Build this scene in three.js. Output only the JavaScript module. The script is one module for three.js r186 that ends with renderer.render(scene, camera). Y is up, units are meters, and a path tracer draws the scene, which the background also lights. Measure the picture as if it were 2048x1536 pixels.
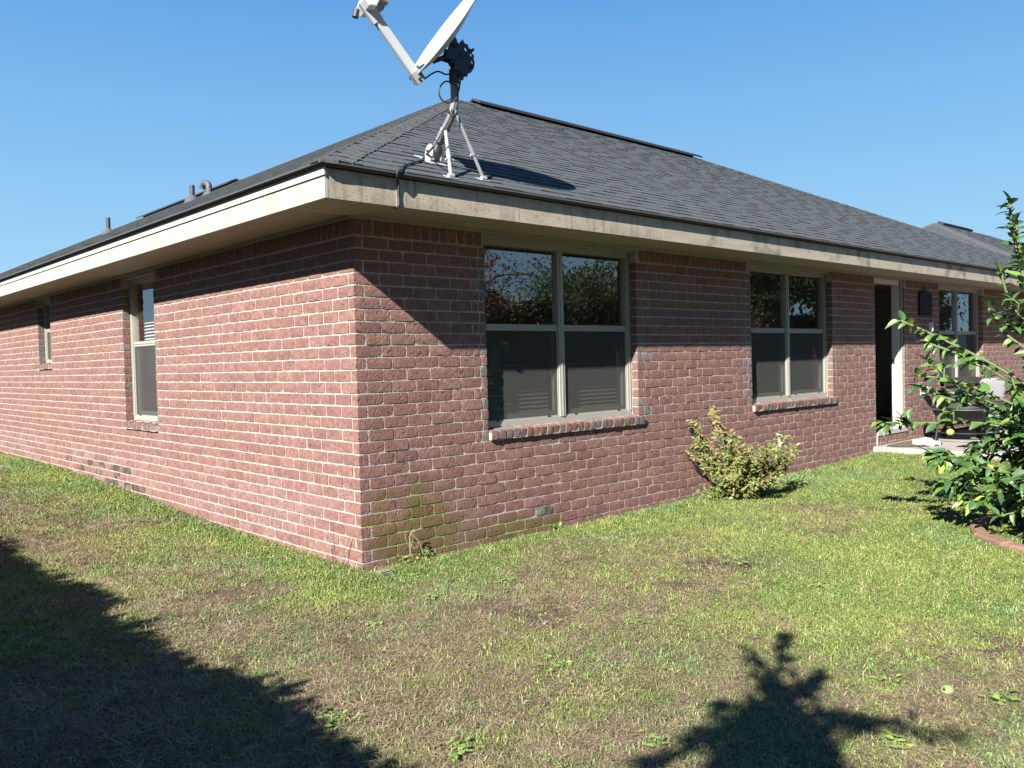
import * as THREE from 'three';
import { mergeGeometries } from 'three/addons/utils/BufferGeometryUtils.js';

// ---------------------------------------------------------------- camera, sky, sun, exposure
const scene = new THREE.Scene();
const CAM = new THREE.Vector3(-3.0882, 1.4011, 4.8371), FOC = 1704.6;   // focal length in pixels of the 2048 px wide photograph
const camera = new THREE.PerspectiveCamera(2 * Math.atan(768 / FOC) * 180 / Math.PI, 4 / 3, 0.05, 600);
camera.position.copy(CAM);
camera.rotation.set(-0.0261, -0.74821, -0.02547, 'YXZ');
camera.updateMatrixWorld(true);

const SUN = new THREE.Vector3(-1.241, 0.881, 0.49).normalize();
{
  const SKY = .288, W = 512, H = 256, data = new Float32Array(W * H * 4);
  const stops = [[0, .47, .77, .97], [5, .41, .73, .99], [12, .28, .59, .95], [23, .135, .385, .815], [40, .058, .21, .55], [90, .022, .105, .33]];
  for (let j = 0; j < H; j++) {
    const el = ((j + .5) / H - .5) * 180, e = Math.max(0, el);
    let k = 0; while (k < stops.length - 2 && e > stops[k + 1][0]) k++;
    let f = Math.min(1, Math.max(0, (e - stops[k][0]) / (stops[k + 1][0] - stops[k][0])));
    for (let i = 0; i < W; i++) {
      const az = ((i + .5) / W - .5) * 2 * Math.PI, c = Math.cos(el * Math.PI / 180);
      const d = c * Math.cos(az) * SUN.x + Math.sin(el * Math.PI / 180) * SUN.y + c * Math.sin(az) * SUN.z;
      const glow = .12 * Math.pow(Math.max(0, d), 6);
      for (let q = 0; q < 3; q++) {
        const a = stops[k][q + 1], b = stops[k + 1][q + 1];
        data[(j * W + i) * 4 + q] = el < 0 ? [.08, .08, .055][q] : (a + (b - a) * f + glow) * SKY;
      }
      data[(j * W + i) * 4 + 3] = 1;
    }
  }
  const sky = new THREE.DataTexture(data, W, H, THREE.RGBAFormat, THREE.FloatType);
  sky.mapping = THREE.EquirectangularReflectionMapping; sky.magFilter = THREE.LinearFilter; sky.needsUpdate = true;
  scene.background = sky; scene.environment = sky;
}
const sun = new THREE.DirectionalLight(new THREE.Color(1, .955, .88), 5);
sun.position.copy(SUN).multiplyScalar(60); sun.target.position.set(2, 0, 0);
sun.castShadow = true; sun.shadow.mapSize.set(4096, 4096);
Object.assign(sun.shadow.camera, { left: -30, right: 30, top: 30, bottom: -30, near: 1, far: 140 });
scene.add(sun, sun.target);

const renderer = new THREE.WebGLRenderer({ antialias: true });
renderer.toneMapping = THREE.LinearToneMapping;
renderer.toneMappingExposure = 3.3;
renderer.shadowMap.enabled = true;

// ---------------------------------------------------------------- helpers
function rng(seed) { let a = seed >>> 0; return () => { a = a + 0x6D2B79F5 | 0; let t = Math.imul(a ^ a >>> 15, 1 | a); t = t + Math.imul(t ^ t >>> 7, 61 | t) ^ t; return ((t ^ t >>> 14) >>> 0) / 4294967296; }; }
const R = rng(7);
const rr = (a, b, r = R) => a + (b - a) * r();
const V = (x, y, z) => new THREE.Vector3(x, y, z);
const lerp = (a, b, t) => a + (b - a) * t, clamp = (x, a = 0, b = 1) => Math.min(b, Math.max(a, x));
const sstep = (a, b, x) => { const t = clamp((x - a) / (b - a)); return t * t * (3 - 2 * t); };
function h2(ix, iy, s) { let n = Math.imul(ix, 374761393) + Math.imul(iy, 668265263) + Math.imul(s, 1274126177) | 0; n = Math.imul(n ^ n >>> 13, 1274126177); return ((n ^ n >>> 16) >>> 0) / 4294967296; }
function vnoise(x, y, s = 1, per = 0) {
  const x0 = Math.floor(x), y0 = Math.floor(y), fx = x - x0, fy = y - y0, m = per ? (v => ((v % per) + per) % per) : (v => v);
  const u = fx * fx * (3 - 2 * fx), v = fy * fy * (3 - 2 * fy);
  return lerp(lerp(h2(m(x0), m(y0), s), h2(m(x0 + 1), m(y0), s), u), lerp(h2(m(x0), m(y0 + 1), s), h2(m(x0 + 1), m(y0 + 1), s), u), v);
}
function fbm(x, y, s = 1, oct = 4, per = 0) { let a = .5, t = 0, n = 0; for (let i = 0; i < oct; i++) { t += a * vnoise(x, y, s + i * 17, per); n += a; x *= 2; y *= 2; per *= 2; a *= .5; } return t / n; }
// a direction through a pixel of the 2048 x 1536 photograph, met with the plane axis = value
const camQ = new THREE.Quaternion().setFromEuler(camera.rotation);
function px(x, y, axis, val) { const d = V((x - 1024) / FOC, -(y - 768) / FOC, -1).applyQuaternion(camQ); return CAM.clone().addScaledVector(d, (val - CAM[axis]) / d[axis]); }
function pxPlane(x, y, P, N) { const d = V((x - 1024) / FOC, -(y - 768) / FOC, -1).applyQuaternion(camQ); return CAM.clone().addScaledVector(d, P.clone().sub(CAM).dot(N) / d.dot(N)); }

function tex(w, h, fn, srgb = true, rep = 1) {
  const d = new Uint8Array(w * h * 4);
  for (let j = 0; j < h; j++) for (let i = 0; i < w; i++) { const c = fn(i / w, j / h, i, j), o = (j * w + i) * 4; d[o] = clamp(c[0]) * 255; d[o + 1] = clamp(c[1]) * 255; d[o + 2] = clamp(c[2]) * 255; d[o + 3] = 255; }
  const t = new THREE.DataTexture(d, w, h, THREE.RGBAFormat); t.magFilter = THREE.LinearFilter; t.wrapS = t.wrapT = THREE.RepeatWrapping;
  if (srgb) t.colorSpace = THREE.SRGBColorSpace; t.repeat.set(rep, rep); t.needsUpdate = true; return t;
}
const g1 = v => [v, v, v];
const std = (o) => new THREE.MeshStandardMaterial({ roughness: .9, ...o, color: Array.isArray(o.color) ? new THREE.Color().setRGB(...o.color) : (o.color ?? 0xffffff) });
const phys = (o) => new THREE.MeshPhysicalMaterial({ roughness: .9, ...o, color: Array.isArray(o.color) ? new THREE.Color().setRGB(...o.color) : (o.color ?? 0xffffff) });

const used = {};
function numbered(name) { const n = used[name] = (used[name] ?? -1) + 1; return n ? `${name}_${String(n).padStart(3, '0')}` : name; }
function shade(o) { o.castShadow = o.receiveShadow = true; return o; }
function mesh(name, geo, mat, parent) { const m = shade(new THREE.Mesh(geo, mat)); m.name = parent ? name : numbered(name); (parent || scene).add(m); return m; }
function grp(name, parent, pos) { const g = new THREE.Group(); g.name = parent ? name : numbered(name); if (pos) g.position.copy(pos); (parent || scene).add(g); return g; }
function tag(o, label, category, group) { o.userData = { label, category }; if (group) o.userData.group = group; return o; }
function structure(o, label) { o.userData = { kind: 'structure', label }; return o; }
function stuff(o) { o.userData.kind = 'stuff'; return o; }

const strip = g => { for (const k of Object.keys(g.attributes)) if (!['position', 'normal', 'uv', 'color'].includes(k)) g.deleteAttribute(k); return g; };
function merge(list) {
  const col = list.some(g => g.attributes.color);
  list = list.map(g => { g = g.index ? g.toNonIndexed() : g; strip(g); if (!g.attributes.uv) g.setAttribute('uv', new THREE.BufferAttribute(new Float32Array(g.attributes.position.count * 2), 2)); if (col && !g.attributes.color) g.setAttribute('color', new THREE.BufferAttribute(new Float32Array(g.attributes.position.count * 3).fill(1), 3)); return g; });
  return mergeGeometries(list);
}
// box between two corners, uv in metres
function bx(x0, x1, y0, y1, z0, z1) {
  const g = new THREE.BoxGeometry(x1 - x0, y1 - y0, z1 - z0); g.translate((x0 + x1) / 2, (y0 + y1) / 2, (z0 + z1) / 2); return uvm(g);
}
function uvm(g, ox = 0, oy = 0) {
  g = g.index ? g.toNonIndexed() : g; const p = g.attributes.position, n = g.attributes.normal, uv = new Float32Array(p.count * 2);
  for (let i = 0; i < p.count; i++) {
    const ax = Math.abs(n.getX(i)), ay = Math.abs(n.getY(i)), az = Math.abs(n.getZ(i));
    const u = ax > ay && ax > az ? p.getZ(i) : p.getX(i), v = ay >= ax && ay >= az ? p.getZ(i) : p.getY(i);
    uv[i * 2] = u + ox; uv[i * 2 + 1] = v + oy;
  }
  g.setAttribute('uv', new THREE.BufferAttribute(uv, 2)); return strip(g);
}
// box with chamfered long edges: a hull of 24 points made by hand is heavy, so an extruded octagon
function cbx(w, h, d, c = .003) {
  const s = new THREE.Shape(); const a = w / 2, b = h / 2;
  s.moveTo(-a + c, -b); s.lineTo(a - c, -b); s.lineTo(a, -b + c); s.lineTo(a, b - c); s.lineTo(a - c, b); s.lineTo(-a + c, b); s.lineTo(-a, b - c); s.lineTo(-a, -b + c); s.closePath();
  const g = new THREE.ExtrudeGeometry(s, { depth: d, bevelEnabled: false }); g.translate(0, 0, -d / 2); return strip(g);
}
function bar(a, b, r0, r1 = r0, seg = 8, caps = true) {
  const d = b.clone().sub(a), g = new THREE.CylinderGeometry(r1, r0, d.length(), seg, 1, !caps); g.translate(0, d.length() / 2, 0);
  g.applyQuaternion(new THREE.Quaternion().setFromUnitVectors(V(0, 1, 0), d.normalize())); g.translate(a.x, a.y, a.z); return strip(g.toNonIndexed());
}
function tube(pts, r, seg = 6, n = 0) { return strip(new THREE.TubeGeometry(new THREE.CatmullRomCurve3(pts), n || pts.length * 6, r, seg).toNonIndexed()); }
function quadGeo(a, b, c, d) { // a,b,c,d counter-clockwise
  const g = new THREE.BufferGeometry(); g.setAttribute('position', new THREE.BufferAttribute(new Float32Array([a, b, c, a, c, d].flatMap(p => [p.x, p.y, p.z])), 3));
  g.computeVertexNormals(); return uvm(g);
}
function slab(pts, t) { // polygon extruded downwards along its normal by t
  const n = pts[1].clone().sub(pts[0]).cross(pts[2].clone().sub(pts[0])).normalize(), lo = pts.map(p => p.clone().addScaledVector(n, -t)), out = [], N = pts.length;
  for (let i = 1; i < N - 1; i++) { out.push(pts[0], pts[i], pts[i + 1], lo[0], lo[i + 1], lo[i]); }
  for (let i = 0; i < N; i++) { const j = (i + 1) % N; out.push(pts[i], lo[i], lo[j], pts[i], lo[j], pts[j]); }
  const g = new THREE.BufferGeometry(); g.setAttribute('position', new THREE.BufferAttribute(new Float32Array(out.flatMap(p => [p.x, p.y, p.z])), 3)); g.computeVertexNormals(); return uvm(g);
}
function tint(g, c) { const n = g.attributes.position.count, a = new Float32Array(n * 3); for (let i = 0; i < n; i++) { a[i * 3] = c[0]; a[i * 3 + 1] = c[1]; a[i * 3 + 2] = c[2]; } g.setAttribute('color', new THREE.BufferAttribute(a, 3)); return g; }

// ---------------------------------------------------------------- ground
function gy(x, z) {
  return .036 + .0016 * Math.pow(clamp(x, 0, 8), 2) * sstep(9, 1, z) + .18 * sstep(-.3, -7.5, z) * (x < 2 ? 1 : 0) + (fbm(x * .9 + 40, z * .9 + 9, 5, 3) - .5) * .035 * sstep(.05, .8, Math.max(-x, z));
}
// share of green (1) against dead straw and bare earth (0), as the photograph's patches lie
function green(x, z) {
  let g = .57 + (fbm(x * .8 + 3, z * .8 + 7, 11, 3) - .5) * 1.7 + (fbm(x * 3.1, z * 3.1, 23, 2) - .5) * .9;
  const front = Math.max(-x, z);                                  // distance from the house
  g += .5 * sstep(.75, .15, front);
  g += .36 * sstep(1.2, 3.2, x + .25 * z) * sstep(-.4, .3, z);
  g -= .29 * Math.exp(-(Math.pow((x + .35) / 1.5, 2) + Math.pow((z - 2.2) / 1.25, 2)));
  g -= .16 * Math.exp(-(Math.pow((x + 1.1) / .5, 2) + Math.pow((z + .5) / 1.6, 2)));
  g += .14 * sstep(.2, -.4, x) * sstep(1.2, -.5, z);
  return clamp(g);
}
{
  const soil = tex(1024, 1024, (u, v, i, j) => {
    const n = fbm(u * 14, v * 14, 3, 5, 14), f = h2(i, j, 91), m = fbm(u * 90, v * 90, 8, 2, 90);
    const a = clamp(.25 + .9 * (n - .3) + .45 * (m - .5) + .25 * (f - .5));
    return [lerp(.19, .44, a), lerp(.155, .365, a), lerp(.105, .27, a)];
  }, true, .45);
  const sb = tex(512, 512, (u, v, i, j) => g1(.6 * fbm(u * 60, v * 60, 4, 3, 60) + .4 * h2(i, j, 5)), false, .9);
  const mat = std({ map: soil, bumpMap: sb, bumpScale: .02, roughness: 1 });
  const xs = [], zs = [];
  const axis = (a) => { for (let v = -300; v < -16; v += 40) a.push(v); for (let v = -16; v < 18; v += .125) a.push(v); for (let v = 18; v <= 340; v += 40) a.push(v); };
  axis(xs); axis(zs);
  const P = new Float32Array(xs.length * zs.length * 3), U = new Float32Array(xs.length * zs.length * 2), I = [];
  zs.forEach((z, j) => xs.forEach((x, i) => {
    const o = j * xs.length + i, far = Math.max(Math.abs(x), Math.abs(z)) > 17;
    P[o * 3] = x; P[o * 3 + 1] = far ? .0 : gy(x, z) + (fbm(x * 6, z * 6, 77, 2) - .5) * .014; P[o * 3 + 2] = z; U[o * 2] = x; U[o * 2 + 1] = z;
    if (i && j) { const a = o, b = o - 1, c = o - xs.length, d = c - 1; I.push(d, b, a, d, a, c); }
  }));
  const g = new THREE.BufferGeometry(); g.setAttribute('position', new THREE.BufferAttribute(P, 3)); g.setAttribute('uv', new THREE.BufferAttribute(U, 2)); g.setIndex(I); g.computeVertexNormals();
  structure(mesh('ground', g, mat), 'brown earth and thatch of the patchy lawn around the house');
}

// ---------------------------------------------------------------- materials of the house
const PIT = .2032, CH = .0808, BD = .078, BDEP = .0675, MJ = .0105;    // brick pitch, course height, header width, brick depth, joint
const brickMap = tex(512, 512, (u, v, i, j) => {
  const n = fbm(u * 16, v * 16, 31, 4, 16), f = fbm(u * 70, v * 70, 9, 2, 70), s = clamp((fbm(u * 9, v * 9, 51, 4, 9) - .57) * 4.5), k = h2(i, j, 3);
  const b = .80 + .26 * (n - .5) + .20 * (f - .5) + .07 * (k - .5);
  return [lerp(b, .98, s * .5), lerp(b, .98, s * .62), lerp(b, .98, s * .66)];
}, true, 2.4);
const brickBump = (() => {
  const r = rng(99), N = 512, a = new Float32Array(N * N).fill(.75);
  for (let k = 0; k < 120; k++) { // scratches and finger dents, mostly slanting
    const cx = r() * N, cy = r() * N, an = .7 + (r() - .5) * 1.6, L = rr(5, 20, r), w = rr(2, 5.5, r), dp = rr(.2, .7, r);
    for (let y = -30; y <= 30; y++) for (let x = -30; x <= 30; x++) {
      const p = x * Math.cos(an) + y * Math.sin(an), q = -x * Math.sin(an) + y * Math.cos(an), e = Math.exp(-(p * p) / (L * L) - (q * q) / (w * w));
      if (e > .02) { const o = (((cy + y | 0) + N) % N) * N + ((cx + x | 0) + N) % N; a[o] -= dp * e * (q > 0 ? 1 : .35); }
    }
  }
  return tex(N, N, (u, v, i, j) => g1(clamp(a[j * N + i] + .16 * (fbm(u * 40, v * 40, 6, 3, 40) - .5) + .05 * (h2(i, j, 8) - .5))), false, 2.4);
})();
const matBrick = std({ map: brickMap, bumpMap: brickBump, bumpScale: .010, vertexColors: true, roughness: .93 });
const MW = 2.6, MH = .9;   // metres of wall at the corner that carry the moss
const mossMask = (x, y) => { const n = fbm(x * 6, y * 9, 61, 4), k = 1.1 * Math.exp(-Math.pow((x - .42) / .42, 2)) * clamp((.66 - y) / .5) + .9 * Math.exp(-Math.pow((x - 1.45) / .5, 2)) * clamp((.24 - y) / .14) + .35 * Math.exp(-Math.pow((x - .45) / .1, 2)) * clamp((.8 - y) / .4); return clamp((k * 1.25 + (n - .5) * 1.5 - .28) * 1.5) * (.55 + .45 * fbm(x * 40, y * 40, 7, 2)); };
const mossTex = (base) => { const t = tex(1024, 384, (u, v, i, j) => {
  const x = u * MW, y = v * MH, m = mossMask(x, y) * .8, d = clamp((fbm(x * 3 + 4, y * 5, 88, 4) - .5) * 2.2 + clamp((.3 - y) / .3) * .35) * .3, b = base + .26 * (fbm(x * 30, y * 30, 31, 4) - .5) + .08 * (h2(i, j, 3) - .5);
  const c = [lerp(b, b * .74, d), lerp(b, b * .80, d), lerp(b, b * .80, d)]; return [lerp(c[0], .60, m), lerp(c[1], .74, m), lerp(c[2], .36, m)];
}, true, 1); t.repeat.set(1 / MW, 1 / MH); return t; };
const matMossBrick = std({ map: mossTex(.80), bumpMap: brickBump, bumpScale: .009, vertexColors: true, roughness: .97 });
const sootMap = tex(256, 256, (u, v) => { const m = clamp((fbm(u * 8, v * 8, 71, 4, 8) - .3) * 2.6), b = .8; return [lerp(b, .36, m), lerp(b, .42, m), lerp(b, .42, m)]; }, true, 2.2);
const matDarkBrick = std({ map: sootMap, bumpMap: brickBump, bumpScale: .005, vertexColors: true, roughness: .95 });
const mkMortar = (map) => std({ color: [.51, .47, .435], map: map || tex(512, 512, (u, v, i, j) => { const n = fbm(u * 24, v * 24, 4, 4, 24), k = h2(i, j, 2); const b = .80 + .28 * (n - .5) + .1 * (k - .5); return [b, b * .985, b * .97]; }, true, 1.5), bumpMap: tex(256, 256, (u, v, i, j) => g1(fbm(u * 40, v * 40, 3, 3, 40)), false, 3), bumpScale: .004, roughness: 1 });
const matMortar = mkMortar(), matMossMortar = mkMortar(mossTex(.80));

// brick: front face in local +z, a grid with rounded rim and dents, sides running back
function brickGeo(len, hgt, dep, r, tone, out = 0, at = null) {
  const NX = len > .12 ? 6 : 3, NY = 3, pos = [], uv = [], ix = [], w = len / 2, h = hgt / 2, ox = at ? at[0] : r() * 7, oy = at ? at[1] : r() * 7;
  const dents = []; const nd = r() < .85 ? 1 + (r() * 2.4 | 0) : 0; for (let k = 0; k < nd; k++) dents.push([rr(-w, w, r), rr(-h, h, r), rr(.008, .03, r), rr(.005, .011, r), rr(.0008, .0028, r), rr(.5, 1.2, r)]);
  const tx = rr(-.0014, .0014, r), ty = rr(-.0016, .0012, r);
  const F = [];
  for (let j = 0; j <= NY; j++) for (let i = 0; i <= NX; i++) {
    const bu = i / NX, bv = j / NY, e = (t) => t < .5 ? Math.pow(2 * t, .75) / 2 : 1 - Math.pow(2 - 2 * t, .75) / 2;
    let x = (e(bu) * 2 - 1) * w, y = (e(bv) * 2 - 1) * h, z = out + tx * (x / w) + ty * (y / h);
    const ex = i === 0 || i === NX, ey = j === 0 || j === NY;
    if (ex || ey) { z -= rr(.0006, .0022, r); if (ex) x *= 1 - rr(0, .012, r) * .1 / w; if (ey) y *= 1 - rr(0, .025, r); }
    if (ex && ey) { x *= .992; y *= .975; z -= .0012; }
    for (const d of dents) { const dx = x - d[0], dy = y - d[1], p = dx * Math.cos(d[5]) + dy * Math.sin(d[5]), q = -dx * Math.sin(d[5]) + dy * Math.cos(d[5]); z -= d[4] * Math.exp(-(p * p) / (d[2] * d[2]) - (q * q) / (d[3] * d[3])); }
    F.push([x, y, z]);
  }
  const id = (i, j) => j * (NX + 1) + i, tri = (a, b, c) => { for (const k of [a, b, c]) { pos.push(...F[k]); uv.push(F[k][0] + ox, F[k][1] + oy); } };
  for (let j = 0; j < NY; j++) for (let i = 0; i < NX; i++) { const a = id(i, j), b = id(i + 1, j), c = id(i + 1, j + 1), d = id(i, j + 1); tri(a, b, c); tri(a, c, d); }
  const nf = pos.length / 3;
  const ring = []; for (let i = 0; i < NX; i++) ring.push(id(i, 0)); for (let j = 0; j < NY; j++) ring.push(id(NX, j)); for (let i = NX; i > 0; i--) ring.push(id(i, NY)); for (let j = NY; j > 0; j--) ring.push(id(0, j));
  for (let k = 0; k < ring.length; k++) {
    const a = F[ring[k]], b = F[ring[(k + 1) % ring.length]], A = [a[0], a[1], -dep], B = [b[0], b[1], -dep];
    const q = [a, A, B, a, B, b]; for (const p of q) { pos.push(...p); uv.push(p[0] + p[2] + ox, p[1] + oy); }
  }
  const g = new THREE.BufferGeometry(); g.setAttribute('position', new THREE.Float32BufferAttribute(pos, 3)); g.setAttribute('uv', new THREE.Float32BufferAttribute(uv, 2));
  // smooth normals over the front, flat on the sides
  const nn = F.map(() => V(0, 0, 0)), P = F.map(f => V(...f)), T = [];
  for (let j = 0; j < NY; j++) for (let i = 0; i < NX; i++) { const a = id(i, j), b = id(i + 1, j), c = id(i + 1, j + 1), d = id(i, j + 1); T.push([a, b, c], [a, c, d]); }
  for (const t of T) { const n = P[t[1]].clone().sub(P[t[0]]).cross(P[t[2]].clone().sub(P[t[0]])); for (const k of t) nn[k].add(n); }
  g.computeVertexNormals(); const na = g.attributes.normal; let o = 0; for (const t of T) for (const k of t) { const n = nn[k].clone().normalize(); na.setXYZ(o++, n.x, n.y, n.z); }
  return tint(g, tone);
}
const TONES = [[0.258, 0.130, 0.108], [0.248, 0.123, 0.102], [0.267, 0.136, 0.114], [0.245, 0.122, 0.103], [0.258, 0.133, 0.106], [0.263, 0.132, 0.112], [0.256, 0.132, 0.106], [0.236, 0.118, 0.100]];
const ENDS = [[.245, .125, .097], [.26, .145, .108], [.22, .165, .152], [.24, .130, .103], [.20, .16, .152]];
const GREY = [.205, .177, .173];
const pick = (a, r = R) => a[(r() * a.length) | 0];
const jit = (c, r = R, k = .06) => { const f = 1 + (r() - .5) * 2 * k, q = 1 + (r() - .5) * .06; return [c[0] * f, c[1] * f * q, c[2] * f]; };

// ---------------------------------------------------------------- the house
const house = tag(grp('brick_house'), 'red brick single storey house with dark hip roof and deep pale eaves', 'house');
const TOPR = 28, SOF = 2.40, OH = .49, EY0 = 2.58, EO = .53, SL = .495;   // soldier course starts, soffit height, eave overhang, roof edge
const RIDGE = V(4.945, EY0 + SL * (4.945 + EO), -4.945);
const FRONT_LEN = 16.1, LEFT_LEN = 28;
const openF = [{ a: 1.15, b: 2.945, y: .92, n: 10 }, { a: 4.84, b: 6.62, y: .92, n: 10 }, { a: 7.77, b: 8.665, y: .385, n: 3, door: 1 }, { a: 9.88, b: 11.66, y: .92, n: 10 }];
const openL = [{ a: 3.546, b: 4.42, y: .92, n: 10 }, { a: 7.07, b: 7.63, y: 1.56, n: 18 }];
const frontWall = grp('front_wall', house), leftWall = grp('side_wall', house);
// mortar body of a wall, cut into boxes round its openings; s runs along the wall
function mortarBoxes(open, len, put) {
  const out = []; let s = 0;
  const zM = -.0045;
  for (const o of open) { out.push(put(s, o.a - .006, -.4, SOF + .05)); out.push(put(o.a - .006, o.b + .006, -.4, o.n * CH)); s = o.b + .006; }
  out.push(put(s, len, -.4, SOF + .05)); return out;
}
for (const g of mortarBoxes(openF, FRONT_LEN, (a, b, y0, y1) => a < .01 ? bx(.006, b, .8, y1, -.085, -.0035) : a < 1.3 ? bx(2.45, b, y0, y1, -.085, -.0035) : bx(a, b, y0, y1, -.085, -.0035))) mesh('mortar', g, matMortar, frontWall);
mesh('stained_mortar', merge([bx(.006, openF[0].a - .006, -.4, .8, -.085, -.0035), bx(openF[0].a - .006, 2.45, -.4, openF[0].n * CH, -.085, -.0035)]), matMossMortar, frontWall);
for (const g of mortarBoxes(openL, LEFT_LEN, (a, b, y0, y1) => bx(.0035, .085, y0, y1, -b, a < .01 ? -.0855 : -a))) mesh('mortar', g, matMortar, leftWall);
function layBricks(open, maxS, fullParity, left) {
  const r = rng(left ? 501 : 401), list = [];
  const add = (s0, s1, y0, y1, edgeTone, n) => {
    const hgt = y1 - y0 - MJ, e0 = s0 < .001 || open.some(o => Math.abs(o.b - s0) < .001) ? 0 : MJ / 2, e1 = open.some(o => Math.abs(o.a - s1) < .001) ? 0 : MJ / 2, len = s1 - s0 - e0 - e1; if (len < .018) return;
    list.push({ s: (s0 + e0 + s1 - e1) / 2, y: (y0 + y1) / 2, len, hgt, edgeTone, n });
  };
  for (let n = -1; n < TOPR; n++) {
    const full = ((n % 2) + 2) % 2 === fullParity, off = full ? 0 : BD;
    // intervals of this course between the openings
    const segs = []; let s = 0;
    for (const o of open) if (n >= o.n) { segs.push([s, o.a]); s = o.b; }
    segs.push([s, maxS]);
    segs.forEach(([a, b], si) => {
      const joints = []; for (let k = 0; ; k++) { const j = off + k * PIT; if (j > b - .03) break; if (j > a + .03) joints.push(j + (r() - .5) * .004); }
      if (!full && a === 0) { /* the corner brick of the other wall fills 0..BD */ }
      let p = a; const js = [...joints, b];
      // near an opening courses end in turns with a whole brick and a short closer
      if (b < maxS && n % 2 === 0 && joints.length && b - joints[joints.length - 1] > .12) { js.splice(js.length - 1, 0, b - .07); }
      if (a > 0 && n % 2 === 1 && js[0] - a > .12) js.unshift(a + .075);
      js.forEach((j, i) => {
        if (j - p < .02) return;
        const first = i === 0, last = i === js.length - 1;
        if (!(first && a === 0 && !full)) add(p, j, n * CH + (r() - .5) * .002, (n + 1) * CH + (r() - .5) * .002, (first && a > 0 || last && b < maxS) && r() < .75, n);
        p = j;
      });
    });
  }
  // soldier course under the soffit
  const p2 = CH; for (let s = .0; s < maxS; s += p2) {
    if (open.some(o => s + p2 > o.a && s < o.b)) continue;
    list.push({ s: s + p2 / 2, y: TOPR * CH + .105, len: p2 - MJ, hgt: .19, n: TOPR, soldier: 1 });
  }
  // the pieces that show largest become parts of their own
  for (const b of list) {
    const P = left ? V(0, b.y, -b.s) : V(b.s, b.y, 0), d = P.clone().sub(CAM), c = d.clone().applyQuaternion(camQ.clone().invert());
    const X = 1024 + FOC * c.x / -c.z, Y = 768 - FOC * c.y / -c.z, cosv = left ? -d.x / d.length() * -1 : -d.z / d.length();
    b.size = X > -30 && X < 2080 && Y < 1500 && b.y > .02 ? b.len * b.hgt * Math.abs(cosv) / d.lengthSq() : 0;
  }
  const cut = [...list].sort((p, q) => q.size - p.size)[299].size, rest = [];
  const wall = left ? leftWall : frontWall;
  for (const b of list) {
    const half = b.len < .1;
    let tone = jit(b.edgeTone || half && !b.soldier ? pick(ENDS, r) : pick(TONES, r), r), mat = matBrick;
    if (left && b.s < .1 && false) tone = GREY;
    if (!left) {
      if (b.s < 2.45 && b.y < .82) mat = matMossBrick;
      if (Math.abs(b.s - 1.75) < .1 && b.n === 2) { mat = matDarkBrick; tone = [.27, .225, .18]; }
    } else {
      if (b.n < 7 && r() < .45) tone = jit([.28, .158, .134], r);
      if (Math.abs(b.s - 5.2) < 1.4 && b.n >= 1 && b.n < 5 && r() < .35) { mat = matDarkBrick; tone = jit([.26, .152, .13], r); }
      if (Math.abs(b.s - 5.6) < .9 && b.n >= 1 && b.n < 6 && r() < .2) tone = jit([.33, .23, .195], r);
    }
    const geo = b.soldier ? brickGeo(b.hgt, b.len, BDEP, r, tone, rr(.0005, .003, r)).rotateZ(Math.PI / 2) : brickGeo(b.len, b.hgt, BDEP, r, tone, rr(.0006, .0032, r), mat === matMossBrick ? [b.s, b.y] : null);
    const M = new THREE.Matrix4(); if (left) M.makeRotationY(-Math.PI / 2); M.setPosition(left ? V(0, b.y, -b.s) : V(b.s, b.y, 0));
    if (b.size >= cut && b.size > 0) { const m = mesh('brick', geo, mat, wall); m.applyMatrix4(M); }
    else { geo.applyMatrix4(M); geo.userData = { mat }; rest.push(geo); }
  }
  for (const mat of [matBrick, matMossBrick, matDarkBrick]) { const l = rest.filter(g => g.userData.mat === mat); if (l.length) stuff(mesh(mat === matBrick ? 'brickwork' : mat === matMossBrick ? 'mossy_brickwork' : 'stained_brickwork', merge(l), mat, wall)); }
}
layBricks(openF, 14.4, 0, false);
layBricks(openL, 14.4, 1, true);
// the wall behind the brick skin, with the openings left free, and dark rooms
const matInside = std({ color: [.30, .23, .15] });
{
  const L = [], core = (open, len, put) => { let s = .2; for (const o of open) { const q = o.door ? .09 : .02; L.push(put(s, o.a - q, -.4, SOF + .1)); L.push(put(o.a - q, o.b + q, -.4, o.y - .056)); s = o.b + q; } L.push(put(s, len, -.4, SOF + .1)); };
  core(openF, FRONT_LEN, (a, b, y0, y1) => bx(a, b, y0, y1, -.2, -.0851)); core(openL, LEFT_LEN, (a, b, y0, y1) => bx(.0851, .2, y0, y1, -b, -a));
  L.push(bx(FRONT_LEN - .2, FRONT_LEN, -.4, SOF + .1, -9.9, -.2), bx(.2, FRONT_LEN, -.4, SOF + .1, -28.2, -28));
  mesh('wall_core', merge(L), matInside, house);
  const wallIn = std({ color: [.34, .31, .27] }), x1 = FRONT_LEN - .21;
  mesh('interior_wall', merge([bx(.201, x1, .3, 2.5, -5.6, -5.5), bx(3.9, 4.0, .3, 2.5, -5.5, -.201), bx(7.2, 7.3, .3, 2.5, -5.5, -.201), bx(12.2, 12.3, .3, 2.5, -5.5, -.201), bx(.201, 3.9, .3, 2.5, -9.1, -9.0), bx(3.9, 4.0, .3, 2.5, -9.0, -5.6)]), wallIn, house);
  mesh('interior_floor', bx(.201, x1, .28, .3, -9.1, -.201), std({ color: [.16, .12, .085], roughness: .6 }), house);
  mesh('interior_ceiling', bx(.201, x1, 2.5, 2.52, -9.1, -.201), wallIn, house);
}

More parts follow.
